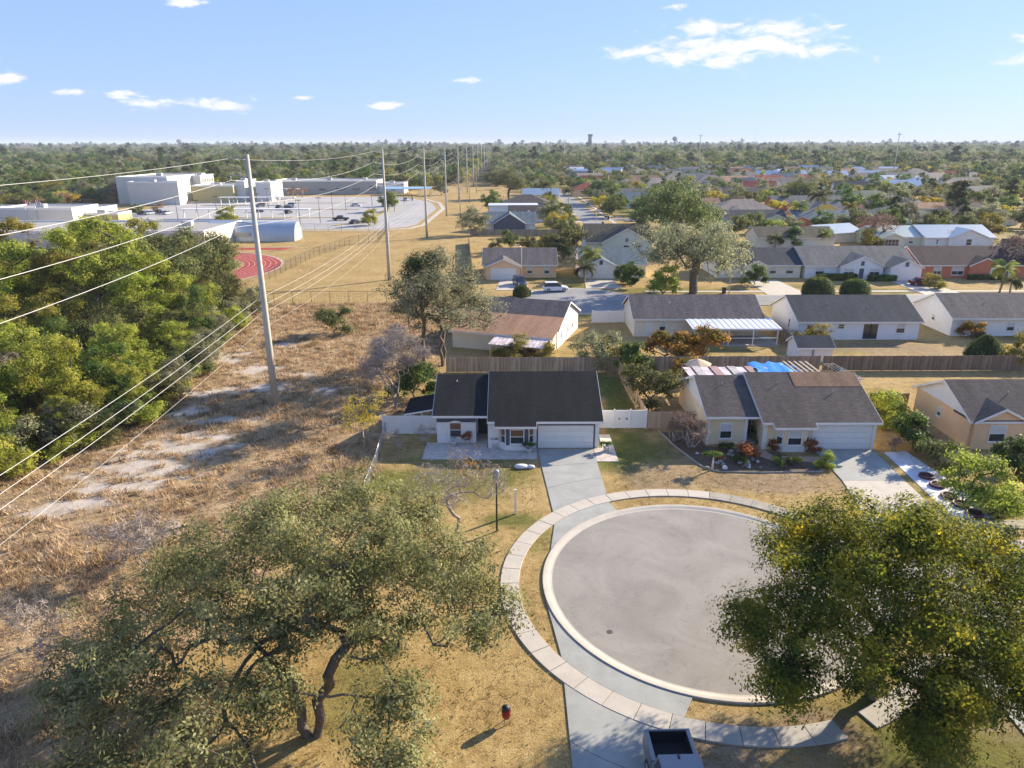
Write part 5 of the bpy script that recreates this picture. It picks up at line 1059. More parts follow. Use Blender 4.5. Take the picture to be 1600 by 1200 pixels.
    if leaves:
        n = clumps * leaves; cen = np.repeat(T, leaves, 0); d = r.normal(0, 1, (n, 3)); d /= np.linalg.norm(d, axis=1)[:, None]
        rr = cr * (r.random(n) ** .5)[:, None] * np.repeat(r.uniform(.6, 1.25, clumps), leaves)[:, None]; P = cen + d * rr * np.array([1, 1, .62]); P[:, 2] -= droop * rr[:, 0]; P[:, 2] = np.maximum(P[:, 2], .12)
        lo_ = P - np.repeat(LC, leaves, 0); lo_ /= np.linalg.norm(lo_, axis=1)[:, None] + 1e-9; nrm = d * .35 + lo_ * .9 + r.normal(0, .42, (n, 3)) + np.array([0, 0, up]); nrm /= np.linalg.norm(nrm, axis=1)[:, None]
        a = np.cross(nrm, r.normal(0, 1, (n, 3)) - np.array([0, 0, droop * 3])); a /= np.linalg.norm(a, axis=1)[:, None] + 1e-9; b = np.cross(nrm, a); s = (ls * r.uniform(.6, 1.25, n))[:, None]
        Vq = np.stack([P - a * s * .5, P + b * s * asp * .5, P + a * s * .5, P - b * s * asp * .5], 1).reshape(-1, 3)
        cm = np_mesh(name + '_crown', Vq, np.arange(n * 4).reshape(-1, 4), mat)
    return tm, cm
LM = dict(
    oakgrey=leaf_mat('olive_grey_oak_leaves', [(.09, .10, .034), (.18, .18, .066), (.29, .28, .115), (.44, .41, .2)], .48, .5, .02),
    oakdark=leaf_mat('dark_oak_leaves', [(.045, .08, .016), (.12, .17, .027), (.32, .34, .038), (.70, .58, .05)], .58, .55, .02),
    yellowgreen=leaf_mat('yellow_green_leaves', [(.11, .13, .018), (.24, .25, .032), (.40, .39, .06), (.55, .50, .12)], .5, .6, .07),
    olive=leaf_mat('olive_leaves', [(.06, .075, .025), (.12, .14, .045), (.21, .22, .075), (.33, .31, .10)], .5, .6, .07),
    green=leaf_mat('mid_green_leaves', [(.035, .065, .018), (.07, .12, .028), (.14, .20, .04), (.27, .30, .06)], .5, .5, .05),
    sage=leaf_mat('sage_leaves', [(0.132, 0.139, 0.078), (0.217, 0.225, 0.124), (0.326, 0.318, 0.178), (0.449, 0.419, 0.248)], .48, .6, .03),
    yellow=leaf_mat('golden_leaves', [(0.217, 0.171, 0.019), (0.403, 0.31, 0.023), (0.589, 0.449, 0.039), (0.62, 0.558, 0.093)], .5, .6, .04),
    pine=leaf_mat('pine_needles', [(0.028, 0.046, 0.016), (0.054, 0.078, 0.023), (0.093, 0.116, 0.034), (0.155, 0.171, 0.046)], .25, .6, .02),
    orange=leaf_mat('orange_tinged_leaves', [(.12, .13, .02), (0.109, 0.093, 0.019), (0.264, 0.171, 0.031), (0.496, 0.248, 0.046), (0.62, 0.31, 0.093)], .5, .6, .03),
    brown=leaf_mat('dry_brown_twigs', [(0.155, 0.101, 0.07), (0.264, 0.171, 0.116), (0.403, 0.279, 0.202), (0.527, 0.388, 0.295)], .2, .8, .02),
    twig=leaf_mat('ash_grey_twigs', [(.22, .18, .15), (.32, .27, .23), (.42, .36, .31), (.5, .44, .38)], .1, .9, 0),
    rust=leaf_mat('rust_red_leaves', [(0.124, 0.046, 0.023), (0.279, 0.093, 0.031), (0.465, 0.155, 0.046), (0.186, 0.109, 0.046)], .3, .6, .02))
TP = {}
def proto(k, *a, **kw): TP[k] = tree_meshes(k, *a, **kw)
def plant(k, x, y, label, s=1.0, rz=None, name='tree', cat='tree', group=None, sz=None, z=0.0, crown='crown', trunk='trunk'):
    rz = random.uniform(0, 6.28) if rz is None else rz
    root = empty(name, (x, y, z), rz, label, cat, group, (s, s, sz or s)); tm, cm = TP[k]
    link(trunk, tm, root)
    if cm: link(crown, cm, root)
    return root
# --- the two big oaks in front
l1 = [(0, 1.5, 7.6, 3.4), (5.3, 3.2, 6.4, 3.0), (7.4, 1.2, 5.3, 2.3), (3.6, 6.6, 6.2, 3.0), (-1.5, 7.4, 6.8, 3.2), (-5.5, 5.4, 6.2, 3.2), (-8.3, 1.5, 4.8, 2.8), (-6.0, -1.5, 5.2, 3.0), (-3.5, -4.2, 4.2, 2.8), (4.4, -3.4, 4.4, 2.2), (4.8, -5.4, 3.4, 1.9), (2.4, 3.0, 8.2, 2.6), (-4.6, 8.8, 5.2, 2.6), (6.6, 5.0, 5.4, 2.3), (-8.8, -1.8, 3.6, 2.0), (-2.0, 3.4, 8.4, 2.6), (-6.5, -5.0, 3.0, 2.2),
      (.6, 8.8, 7.4, 2.4), (3.4, 9.4, 6.0, 2.0), (-7.6, 6.6, 4.6, 2.4), (-3.4, 1.0, 6.2, 2.8), (-9.6, .2, 3.4, 1.8), (-1.2, -6.4, 3.0, 2.0), (-4.6, -7.4, 2.4, 1.8), (1.5, 2.5, 5.8, 2.4), (-1, .5, 5.6, 2.2), (3.2, .6, 5.7, 2.0), (-.8, -2.4, 4.6, 1.8)]
proto('front_oak', 11, 9.5, 9, 3, .22, LM['oakgrey'], lobes=l1, clumps=1600, leaves=76, ls=.18, cr=.78, trunk_h=3.4, stems=2, tip=.009, seg=.5, ns=6, asp=.5, flat=.7, taper=.62)
plant('front_oak', -9.0, 25.2, 'sprawling sparse grey-green oak with forked trunk on the dry lawn', rz=0, name='oak_tree')
l2 = [(0, 0, 8.2, 3.2), (-3.6, 1.6, 7.0, 2.6), (3.6, 2.2, 7.6, 2.8), (6.4, .6, 6.6, 2.6), (0, 4.6, 7.6, 2.8), (-4.6, -1.2, 5.4, 2.4), (-6.4, .4, 4.8, 2.0), (-6.0, -2.8, 3.8, 1.7), (-2.4, -3.0, 5.2, 2.3), (.8, -4.2, 4.4, 2.0), (4.2, -2.6, 5.6, 2.5), (7.6, -1.0, 5.0, 2.2), (5.4, -3.8, 3.6, 1.7), (-.4, -5.2, 2.9, 1.5), (-3.0, 4.2, 7.0, 2.2), (4.0, 5.0, 7.0, 2.4), (7.4, 3.6, 6.6, 2.3), (9.6, 1.2, 5.6, 2.0), (1.6, 1.0, 9.2, 2.0), (1, -2, 6.4, 2.8), (3, -.6, 5.0, 2.6), (-2, .2, 6.2, 2.8), (2.2, -3.4, 3.4, 2.0), (-1.2, 2.2, 7.6, 2.6), (6, -1.8, 4.4, 2.2)]
proto('kerb_oak', 12, 10.8, 8.5, 2.4, .32, LM['oakdark'], lobes=l2, clumps=1700, leaves=92, ls=.19, cr=.9, trunk_h=2.6, tip=.010, seg=.5, ns=6, asp=.5, flat=.75, taper=.62, up=.5)
plant('kerb_oak', 17.2, 27.5, 'dense dark green oak with yellow-lit top overhanging the turning circle', .92, rz=0, name='oak_tree')
# --- bare trees
proto('bare_yard', 21, 6.6, 3.6, 1.6, .12, LM['twig'], bark=BARK_PALE, K=11, clumps=420, leaves=5, ls=.45, cr=.35, asp=.05, droop=-.3, trunk_h=1.5, tip=.007, seg=.35, ns=5, taper=.58, ex=1.25, fill=.7)
x_, y_ = G(714, 832); bt = plant('bare_yard', x_, y_, 'leafless pale-barked tree on the front lawn beside the lamp post', rz=.4, name='bare_tree')
rl = np.random.default_rng(5); nl = 90; P_ = np.c_[rl.normal(1.0, .6, nl), rl.normal(.6, .5, nl), rl.normal(4.6, .4, nl)]; d_ = rl.normal(0, .11, (nl, 3, 3)); link('leaves', np_mesh('leaves', (P_[:, None] + d_).reshape(-1, 3), np.arange(nl * 3).reshape(-1, 3), LM['orange']), bt)
proto('bare_tall', 22, 9.8, 4.2, 3.2, .085, LM['twig'], bark=paint('ash_grey_bark', (.34, .29, .26), .9, .15, 4), K=13, clumps=700, leaves=11, ls=.75, cr=.5, asp=.05, droop=-.5, up=-.2, trunk_h=2.6, stems=4, tip=.009, seg=.45, ns=4, taper=.52, fill=.8)
plant('bare_tall', -11.6, 66.5, 'tall leafless ash-grey tree with several stems behind the white vinyl fence', name='bare_tree', rz=1.0)
proto('wispy', 23, 6.4, 2.4, 1.0, .06, LM['yellow'], bark=BARK_PALE, K=9, clumps=240, leaves=10, ls=.15, cr=.4, fill=.9, trunk_h=1.6, tip=.009, seg=.4, ns=4, dome=.7)
plant('wispy', -12.9, 56.8, 'thin yellowing sapling beside the chain-link fence', name='sapling')
proto('bare_small', 24, 2.2, 1.2, .4, .022, LM['twig'], bark=BARK_PALE, K=6, clumps=90, leaves=10, ls=.3, cr=.25, droop=-.4, trunk_h=.4, stems=4, tip=.005, seg=.2, ns=3, asp=.06, fill=.8)
for k, (px_, py_, s_) in enumerate([(616, 705, 1.0), (665, 695, .9)]): plant('bare_small', *G(px_, py_), ['small bare shrub on the lawn by the chain-link fence', 'small bare shrub in front of the white vinyl fence'][k], s_, name='bare_shrub', cat='shrub')
for k, (px_, py_, s_) in enumerate([(195, 880, 1.7), (232, 890, 1.9), (60, 1010, 1.6), (110, 1060, 1.5), (255, 870, 1.3)]): plant('bare_small', *G(px_, py_), 'pale leafless brush standing in the dry field beside the sprawling oak', s_, name='bare_shrub', cat='shrub', group='leafless brush in the dry field')
# --- garden and mid-distance kinds
proto('citrus', 31, 3.8, 2.3, .3, .07, LM['green'], K=8, clumps=90, leaves=55, ls=.24, cr=.6, seg=.5, fill=.85, trunk_h=.8, asp=.6)
proto('fluffy', 32, 4.4, 2.6, .3, .07, LM['olive'], K=8, clumps=100, leaves=50, ls=.22, cr=.65, seg=.5, fill=.85, trunk_h=.8)
proto('orangetree', 33, 4.2, 2.4, .3, .07, LM['orange'], K=8, clumps=90, leaves=50, ls=.24, cr=.6, seg=.5, fill=.85, trunk_h=.8)
proto('mango', 34, 4.6, 3.0, .3, .07, LM['yellowgreen'], K=9, clumps=120, leaves=55, ls=.26, cr=.7, seg=.5, fill=.85, trunk_h=.8, asp=.4)
proto('sageshrub', 35, 4.8, 2.8, .3, .07, LM['sage'], K=8, clumps=110, leaves=55, ls=.2, cr=.75, seg=.5, fill=.85, trunk_h=.8, droop=.3)
proto('twiggy', 36, 3.4, 1.5, .5, .06, LM['brown'], bark=BARK_PALE, K=7, clumps=120, leaves=26, ls=.12, cr=.35, stems=4, seg=.4, ns=4)
proto('bushlet', 37, 1.0, .75, .1, .04, LM['green'], K=5, clumps=26, leaves=40, ls=.14, cr=.3, seg=.25, ns=4)
proto('rustlet', 38, 1.1, .7, .15, .04, LM['rust'], K=5, clumps=24, leaves=36, ls=.15, cr=.28, seg=.25, ns=4)
proto('greyoak', 41, 13, 11.5, 4, .75, LM['sage'], K=14, clumps=330, leaves=60, ls=.38, cr=1.5, seg=1.0, trunk_h=3.6, dome=.9)
proto('darkoak', 42, 14, 9.5, 3.2, .6, LM['olive'], K=13, clumps=260, leaves=60, ls=.42, cr=1.5, seg=1.0)
proto('airyoak', 43, 13.5, 6.8, 3, .18, LM['sage'], K=16, clumps=460, leaves=52, ls=.22, cr=1.0, seg=.8, trunk_h=3.4, stems=2, taper=.62, fill=.8)
proto('pinetop', 44, 14.5, 3.6, 7, .28, LM['pine'], K=8, clumps=110, leaves=60, ls=.34, cr=.9, seg=.9, trunk_h=7, asp=.25)
proto('woodA', 45, 12, 4.4, .5, .16, LM['yellowgreen'], K=26, lobe=.27, clumps=320, leaves=42, ls=.30, cr=.85, seg=.9, dome=.7, asp=.42, fill=.95, trunk_h=2.5)
proto('woodB', 46, 13, 4.6, .6, .16, LM['yellowgreen'], K=26, lobe=.27, clumps=320, leaves=42, ls=.29, cr=.85, seg=.9, dome=.55, asp=.4, droop=.3, fill=.95, trunk_h=2.5)
proto('woodC', 47, 12.5, 5.0, .8, .18, LM['olive'], K=16, clumps=260, leaves=44, ls=.30, cr=1.1, seg=.9, fill=.9, trunk_h=2.8)
proto('woodD', 48, 12, 4.4, .5, .16, LM['green'], K=24, lobe=.28, clumps=300, leaves=42, ls=.30, cr=.9, seg=.9, dome=.65, asp=.42, fill=.95, trunk_h=2.5)
proto('midA', 51, 10.5, 5.8, .8, .2, LM['olive'], K=13, fill=.8, clumps=150, leaves=34, ls=.55, cr=1.4, seg=1.4, ns=4)
proto('midB', 52, 11.5, 6.4, .8, .2, LM['green'], K=13, fill=.8, clumps=150, leaves=34, ls=.58, cr=1.5, seg=1.4, ns=4)
proto('midC', 53, 10, 5.4, .8, .2, LM['yellowgreen'], K=13, fill=.8, clumps=150, leaves=34, ls=.55, cr=1.4, seg=1.4, ns=4)
proto('midD', 54, 11, 6.6, .8, .2, LM['sage'], K=13, fill=.8, clumps=150, leaves=34, ls=.55, cr=1.5, seg=1.4, ns=4)
proto('midE', 55, 9, 5.0, .8, .2, LM['yellow'], K=8, clumps=100, leaves=32, ls=.5, cr=1.2, seg=1.4, ns=4)
proto('midF', 56, 14, 3.6, 3, .2, LM['pine'], K=13, fill=.8, clumps=150, leaves=34, ls=.5, cr=1.1, seg=1.4, ns=4, dome=.5)
proto('midG', 57, 9.5, 5.2, 2.4, .24, LM['brown'], K=8, clumps=110, leaves=16, ls=.4, cr=1.3, seg=1.2, ns=4)
def palm_meshes(name, seed, H, n, fl, mat, fan=False):
    r = random.Random(seed); m = MB(); m.tube([(0, 0, -.1), (.1, 0, H * .5), (.05, .1, H)], [.2, .15, .16], 8); tm = m.mesh(name + '_trunk', BARK_PALE)
    V = []; F = []
    for k in range(n):
        a = k * 2.4 + r.uniform(-.2, .2); el = r.uniform(-.5, 1.2); pts = []
        for j in range(7):
            u = j / 6; e = el - u * u * (1.5 if not fan else .7); pts.append((pts[-1][0] + fl / 6 * math.cos(e), pts[-1][1] + fl / 6 * math.sin(e)) if pts else (0, 0))
        ca, sa = math.cos(a), math.sin(a)
        for j in range(1, 7):
            for s in (-1, 1):
                for q in range(3):
                    u = (j - q / 3) / 6; i0 = min(5, int(u * 6)); f_ = u * 6 - i0; px_, pz_ = pts[i0][0] + (pts[i0 + 1][0] - pts[i0][0]) * f_, pts[i0][1] + (pts[i0 + 1][1] - pts[i0][1]) * f_
                    ll = fl * .3 * math.sin(math.pi * min(1, .15 + u * .8)) + .1; wv = .05 * fl / 2
                    bx, by = px_ * ca, px_ * sa; tx, ty = bx + (ca * .5 - sa * s) * ll, by + (sa * .5 + ca * s) * ll
                    b = len(V); V += [(bx + .05, by + .1, H + pz_), (bx + ca * wv * 2, by + sa * wv * 2 + .1, H + pz_ + .02), (tx, ty + .1, H + pz_ - ll * .45)]; F.append((b, b + 1, b + 2))
    return tm, np_mesh(name + '_fronds', np.array(V), np.array(F), mat)
TP['palm_tall'] = palm_meshes('palm_tall', 3, 7.5, 34, 3.2, LM['olive']); TP['palm_low'] = palm_meshes('palm_low', 4, 2.6, 30, 2.4, LM['olive']); TP['palm_mid'] = palm_meshes('palm_mid', 5, 4.6, 32, 2.8, LM['yellowgreen'])
def palm(k, px_, py_, lab, s=1.0, group=None): plant(k, *G(px_, py_), lab, s, name='palm_tree', group=group, crown='fronds')
def clipped(label, x, y, R_, H, prof, mat, name='topiary', cat='bush', n=5200, ls=.16, rz=0, box=None):
    r = np.random.default_rng(int(abs(x * 13 + y * 7)) % 9999)
    if box:
        w, d, h = box; f_ = r.random(n); P = np.c_[r.uniform(0, w, n), r.uniform(0, d, n), r.uniform(.05, h, n)]; k = r.integers(0, 4, n); P[k == 0, 2] = h; P[k == 1, 1] = 0; P[k == 2, 1] = d; P[k == 3, 0] = np.where(r.random((k == 3).sum()) < .5, 0, w); nr = np.zeros((n, 3)); nr[k == 0, 2] = 1; nr[k == 1, 1] = -1; nr[k == 2, 1] = 1; nr[k == 3, 0] = 1
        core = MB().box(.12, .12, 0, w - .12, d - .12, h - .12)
    else:
        u = r.random(n); zz_ = np.interp(u, np.linspace(0, 1, len(prof)), [q[1] for q in prof]) * H; rr = np.interp(u, np.linspace(0, 1, len(prof)), [q[0] for q in prof]) * R_; a = r.uniform(0, 6.283, n)
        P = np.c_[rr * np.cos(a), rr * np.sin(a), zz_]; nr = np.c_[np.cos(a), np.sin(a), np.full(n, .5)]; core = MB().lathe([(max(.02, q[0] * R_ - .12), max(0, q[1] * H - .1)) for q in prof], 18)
    P = P + r.normal(0, .045, (n, 3)); P[:, 2] = np.maximum(P[:, 2], .05); nr = nr + r.normal(0, .5, (n, 3)); nr /= np.linalg.norm(nr, axis=1)[:, None]; a = np.cross(nr, r.normal(0, 1, (n, 3))); a /= np.linalg.norm(a, axis=1)[:, None]; b = np.cross(nr, a); s = (ls * r.uniform(.6, 1.2, n))[:, None]
    V = np.stack([P - a * s * .5, P + b * s * .3, P + a * s * .5, P - b * s * .3], 1).reshape(-1, 3)
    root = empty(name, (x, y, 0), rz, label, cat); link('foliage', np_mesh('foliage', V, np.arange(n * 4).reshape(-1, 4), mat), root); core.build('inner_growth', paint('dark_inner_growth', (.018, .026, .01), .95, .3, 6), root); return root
dome_p = [(.92, 0), (1, .25), (.96, .5), (.82, .74), (.55, .92), (.1, 1)]; cone_p = [(.9, 0), (1, .18), (.85, .45), (.6, .7), (.32, .9), (.05, 1)]
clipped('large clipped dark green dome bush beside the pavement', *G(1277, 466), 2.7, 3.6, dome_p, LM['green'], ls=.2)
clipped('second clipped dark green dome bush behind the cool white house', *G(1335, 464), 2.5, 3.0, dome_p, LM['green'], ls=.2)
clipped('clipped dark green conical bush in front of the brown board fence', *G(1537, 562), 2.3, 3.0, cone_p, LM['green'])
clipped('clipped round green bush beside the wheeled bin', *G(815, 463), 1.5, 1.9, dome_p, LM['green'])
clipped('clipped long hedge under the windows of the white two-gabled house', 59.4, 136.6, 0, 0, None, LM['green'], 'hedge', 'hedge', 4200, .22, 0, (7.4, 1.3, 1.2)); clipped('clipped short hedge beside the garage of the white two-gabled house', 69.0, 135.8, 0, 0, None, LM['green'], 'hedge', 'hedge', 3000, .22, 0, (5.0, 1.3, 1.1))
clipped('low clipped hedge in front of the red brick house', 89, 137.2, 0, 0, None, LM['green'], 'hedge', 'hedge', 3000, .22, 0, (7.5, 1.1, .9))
# explicit trees and shrubs: kind, pixel of the foot, scale, label
for k, px_, py_, s_, lab in [
    ('greyoak', 1083, 459, 1.0, 'broad grey-green oak on the verge of the second street'), ('darkoak', 1056, 392, 1.35, 'big dark oak behind the broad grey-green oak'),
    ('airyoak', 692, 571, 1.12, 'airy grey-green tree rising behind the weathered board fence'), ('pinetop', 662, 566, 1.0, 'dark-topped pine beside the airy grey-green tree'),
    ('citrus', 648, 622, 1.25, 'dark glossy round tree behind the lean-to'), ('fluffy', 525, 522, 1.2, 'low dark bush at the top of the dry field'),
    ('midA', 880, 404, 1.0, 'olive tree with yellowing top beside the peach house'), ('midD', 741, 367, .82, 'round grey-green tree at the edge of the mown strip'), ('darkoak', 795, 310, 1.1, 'large round dark tree beside the mown strip'),
    ('midB', 768, 332, .8, 'bushy green tree beside the white flat-roofed building'), ('midC', 845, 400, .5, 'yellow-green bush behind the peach house roof'), ('midB', 795, 392, .5, 'dark green bush behind the peach house roof'), ('midB', 862, 396, .45, 'low green bush beside the peach house roof'), ('midA', 825, 394, .5, 'olive bush between the dark bushes behind the peach house'),
    ('darkoak', 942, 318, .9, 'dark oak overhanging the receding street'), ('citrus', 1240, 387, 1.5, 'small round dark green tree behind the cream house'), ('midG', 1368, 386, 1.1, 'half bare tree beside the pale blue metal roof'), ('mango', 1362, 388, 1.5, 'yellow-green tree beside the pale blue metal roof'),
    ('midC', 1035, 461, .62, 'bright green young tree in front of the broad oak'), ('sageshrub', 930, 577, 1.15, 'feathery grey-green tree overhanging the board fence'), ('mango', 958, 563, .95, 'yellow-green bush beside the feathery tree'), ('citrus', 990, 583, 1.05, 'dark green citrus bush beside the tan fence corner'),
    ('fluffy', 1012, 636, 1.3, 'olive bush behind the tan fence beside the beige house'), ('orangetree', 1040, 563, 1.35, 'orange-tinged tree behind the beige house with patio cover'), ('orangetree', 1096, 562, 1.4, 'second orange-tinged tree beside the palm-like plant'), ('orangetree', 1070, 590, .85, 'low orange bush in front of the board fence'),
    ('mango', 1265, 543, .95, 'yellow-green tree at the corner of the cool white house'), ('mango', 800, 562, .9, 'leafy yellow-green bush in front of the patio awning'), ('mango', 850, 566, .7, 'low yellow-green bush by the board fence'), ('orangetree', 828, 564, .5, 'small orange plant by the board fence'),
    ('mango', 1383, 655, .95, 'bright yellow-green tree beside the garage of the beige house'), ('citrus', 1425, 703, .95, 'glossy dark green tree beside the orange house wall'), ('mango', 1395, 672, .55, 'low green bush beside the garage of the beige house'), ('fluffy', 1462, 730, .7, 'small yellowing tree on the planter strip'), ('mango', 1536, 795, 1.15, 'bushy yellow-green mango tree in front of the orange house'), ('citrus', 1586, 750, 1.0, 'dark glossy bush under the orange house window'),
    ('twiggy', 1078, 700, 1.25, 'purple-brown leafless shrub at the corner of the beige house'), ('twiggy', 1055, 690, .9, 'smaller brown leafless shrub by the tan fence'), ('twiggy', 1395, 706, .5, 'dry brown bush beside the stained driveway'), ('orangetree', 1516, 530, .85, 'small orange-leaved tree in front of the grey-white house'), ('mango', 1598, 572, 1.1, 'yellow-green bush beside the brown board fence'),
    ('midC', 577, 352, .62, 'small round tree at the edge of the car park'), ('midB', 606, 330, .7, 'dark round tree beside the school drive'), ('midC', 612, 322, .7, 'yellow-green tree on the school verge'), ('midC', 354, 352, .75, 'green tree beside the long thin walkway canopy'), ('midC', 352, 312, .7, 'green tree in front of the ochre school block'),
    ('midG', 407, 312, .7, 'brown tree in front of the grey classroom block'), ('midG', 416, 312, .72, 'second brown tree in front of the grey classroom block'), ('midG', 459, 311, .75, 'brown tree between the white piers of the classroom block'), ('midG', 473, 309, .7, 'brown tree at the end of the classroom block'), ('midG', 250, 335, .6, 'brown tree in the small school parking bay'), ('midA', 215, 335, .5, 'low olive tree beside the flagged wing'),
    ('midE', 988, 302, 1.0, 'golden-yellow tree in front of the tan roofs'), ('darkoak', 1252, 320, .85, 'round olive oak in front of the white brown-roofed house'), ('midF', 1490, 350, 1.0, 'dark upright evergreen beside the tan house'), ('midF', 1500, 362, .7, 'second dark evergreen beside the tan house'), ('midB', 1225, 328, .6, 'round dark tree at the corner by the green house'),
    ('midC', 1475, 385, .45, 'low bush beside the screen enclosure'), ('midG', 1585, 430, 1.0, 'leafless brown tree beside the red brick house'), ('citrus', 1180, 446, 1.1, 'pale round shrub beside the broad oak'), ('citrus', 985, 448, 1.3, 'dark shrub beside the white gabled garage'), ('citrus', 975, 442, 1.0, 'second dark shrub beside the white gabled garage'), ('mango', 1460, 452, .8, 'rounded shrub beside the maroon car'), ('midA', 690, 305, .8, 'tree at the end of the school drive')]:
    plant(k, *G(px_, py_), lab, s_, sz=s_ * (1.2 if k == 'greyoak' else 1), name='shrub' if 'bush' in lab or 'shrub' in lab or 'plant' in lab.split() else 'tree', cat='shrub' if 'bush' in lab or 'shrub' in lab else 'tree')
for q in [('palm_tall', 1275, 352, 'tall feathery palm in front of the brick-red house', 1.25), ('palm_mid', 1246, 352, 'shorter palm beside the tall feathery palm', 1.3), ('palm_mid', 1325, 350, 'dark palm at the end of the brick-red house', 1.2), ('palm_tall', 888, 328, 'palm with golden skirt beside the receding street', 1.0), ('palm_tall', 862, 366, 'tall thin palm in front of the slate roof', .95),
          ('palm_mid', 923, 433, 'palm arching over the white gabled garage', 1.0), ('palm_low', 913, 442, 'short shaggy palm on the lawn beside the white garage', 1.2), ('palm_mid', 1562, 458, 'fan palm in front of the red brick house', .95), ('palm_low', 1578, 460, 'low palm beside the fan palm', .9), ('palm_low', 1211, 389, 'small palm behind the cream house', 1.1), ('palm_mid', 1288, 388, 'yellowing palm behind the dark-roofed cream house', .8), ('palm_low', 775, 398, 'low palm by the leaning board fence', 1.0), ('palm_tall', 855, 318, 'bright palm by the pale blue metal roof', 1.1), ('palm_low', 877, 410, 'small palm beside the olive tree', 1.3)]: palm(*q)
# bed plants and potted plants
fr = empty('frangipani', (*G(1112, 735), 0), 0, 'small pale-trunked plant with yellow-green rosette in the bed', 'plant'); MB().tube([(0, 0, 0), (.05, 0, 1.2)], [.09, .06], 8).build('stem', POT, fr); o = link('leaves', TP['bushlet'][1], fr, (0, 0, 1.0)); o.scale = (1.1, 1.1, .8)
for i, (px_, py_, k, s_, lab) in enumerate([(1168, 720, 'rustlet', 1.6, 'large rusty clump plant in the bed of the beige house'), (1155, 725, 'bushlet', 1.1, 'dark spiky plant in the bed beside the rusty clump'), (1208, 704, 'rustlet', 1.1, 'rust-red shrub under the bay window, porch side'), (1268, 708, 'rustlet', 1.2, 'rust-red shrub under the bay window, garage side'), (1215, 728, 'bushlet', 1.0, 'low green border plant along the tan path'), (1240, 728, 'bushlet', 1.0, 'second low green border plant along the tan path'), (1288, 730, 'mango', .36, 'spiky light green plant at the edge of the stained driveway'),
        (1186, 688, 'citrus', .5, 'dark green shrub beside the porch of the beige house'), (1135, 705, 'bushlet', 1.0, 'low plant among the rocks'), (1120, 720, 'rustlet', .9, 'brown plant among the pale rocks'), (1563, 692, 'rustlet', .9, 'purple plant by the orange house window')]):
    plant(k, *G(px_, py_), lab, s_, name='garden_plant', cat='plant')
for i, (px_, py_, k, s_, lab) in enumerate([(730, 694, 'rustlet', .9, 'white pot with rust-orange plant beside the arched window'), (827, 708, 'bushlet', .8, 'white pot with dark spiky plant beside the garage door'), (947, 706, 'bushlet', .75, 'white pot with black-leaved plant at the corner of the garage'), (709, 697, 'bare_small', .3, 'white pot with bare stems under the arched window'), (773, 700, 'bare_small', .35, 'white pot with bare stems beside the bay window')]):
    x_, y_ = G(px_, py_); r_ = empty('potted_plant', (x_, y_, .05), 0, lab, 'potted plant'); MB().lathe([(.2, 0), (.3, .42), (.33, .45), (.28, .45), (.25, .38)], 14).build('pot', POT, r_)
    tm, cm = TP[k]; a_ = link('stems', tm, r_, (0, 0, .35), 0, s_)
    if cm: link('leaves', cm, r_, (0, 0, .35), 0, s_)
for i, (px_, py_) in enumerate([(1481, 776), (1465, 760)]): plant('bare_small', *G(px_, py_), 'thin bare shrub growing from a ring planter', .6, name='bare_shrub', cat='shrub', group='bare shrubs in the ring planters', z=.12)
# --- the wood on the far side of the dry field
r6 = random.Random(6)
wood = []
edge = [G(-60, 775), G(0, 738), G(120, 702), G(240, 648), G(310, 582), G(345, 520), G(405, 478)]
wlab = {'woodA': 'yellow-green tree in the dense wood beside the dry field', 'woodB': 'tall drooping yellow-green tree in the dense wood beside the dry field', 'woodC': 'olive brown tree in the dense wood beside the dry field', 'woodD': 'fresh mid-green tree in the dense wood beside the dry field'}
tries = 0
while len(wood) < 74 and tries < 12000:
    tries += 1; y_ = r6.uniform(48, 124); ex_ = np.interp(y_, [p[1] for p in edge], [p[0] for p in edge]); x_ = ex_ - 1.8 - 34 * r6.random() ** 1.5
    if x_ < -.72 * y_ - 14 or any((x_ - a) ** 2 + (y_ - b) ** 2 < 16 for a, b in wood): continue
    wood.append((x_, y_)); e_ = ex_ - x_
    if y_ > 94 and x_ > -.365 * y_ - 5: wood.pop(); continue
    k = 'woodC' if (y_ > 96 and x_ > -62) or r6.random() < .15 else r6.choice(['woodA', 'woodB', 'woodD', 'woodA'])
    s_ = r6.uniform(.78, 1.05) * (.55 + .45 * min(1, e_ / 5)) * (1.34 if y_ > 88 else .97); plant(k, x_, y_, wlab[k], s_, sz=s_ * r6.uniform(.85, 1.05), group='trees of the wood beside the dry field')
for i in range(44):
    y_ = 48 + (i % 22) * 3.0 + r6.random(); ex_ = np.interp(y_, [p[1] for p in edge], [p[0] for p in edge]); plant(r6.choice(['fluffy', 'mango', 'sageshrub']), ex_ + r6.uniform(-2.5, 1.2), y_, 'low bush at the edge of the wood beside the dry field', r6.uniform(.55, 1.15), name='shrub', cat='shrub', group='bushes along the wood edge')
for i, (px_, py_, k, s_) in enumerate([(40, 712, 'woodA', .42), (105, 698, 'woodB', .40), (10, 735, 'woodC', .36), (150, 672, 'woodA', .45), (205, 655, 'woodB', .48), (70, 668, 'woodA', .6), (-20, 720, 'woodB', .5), (165, 694, 'woodC', .3)]):
    plant(k, *G(px_, py_), wlab[k], s_, group='trees of the wood beside the dry field')
for i, (px_, py_, s_) in enumerate([(150, 540, .9), (30, 640, .75)]):
    plant('bare_tall', *G(px_, py_), 'pale leafless snag standing among the green trees of the wood', s_, name='bare_tree', group='dead trees in the wood')
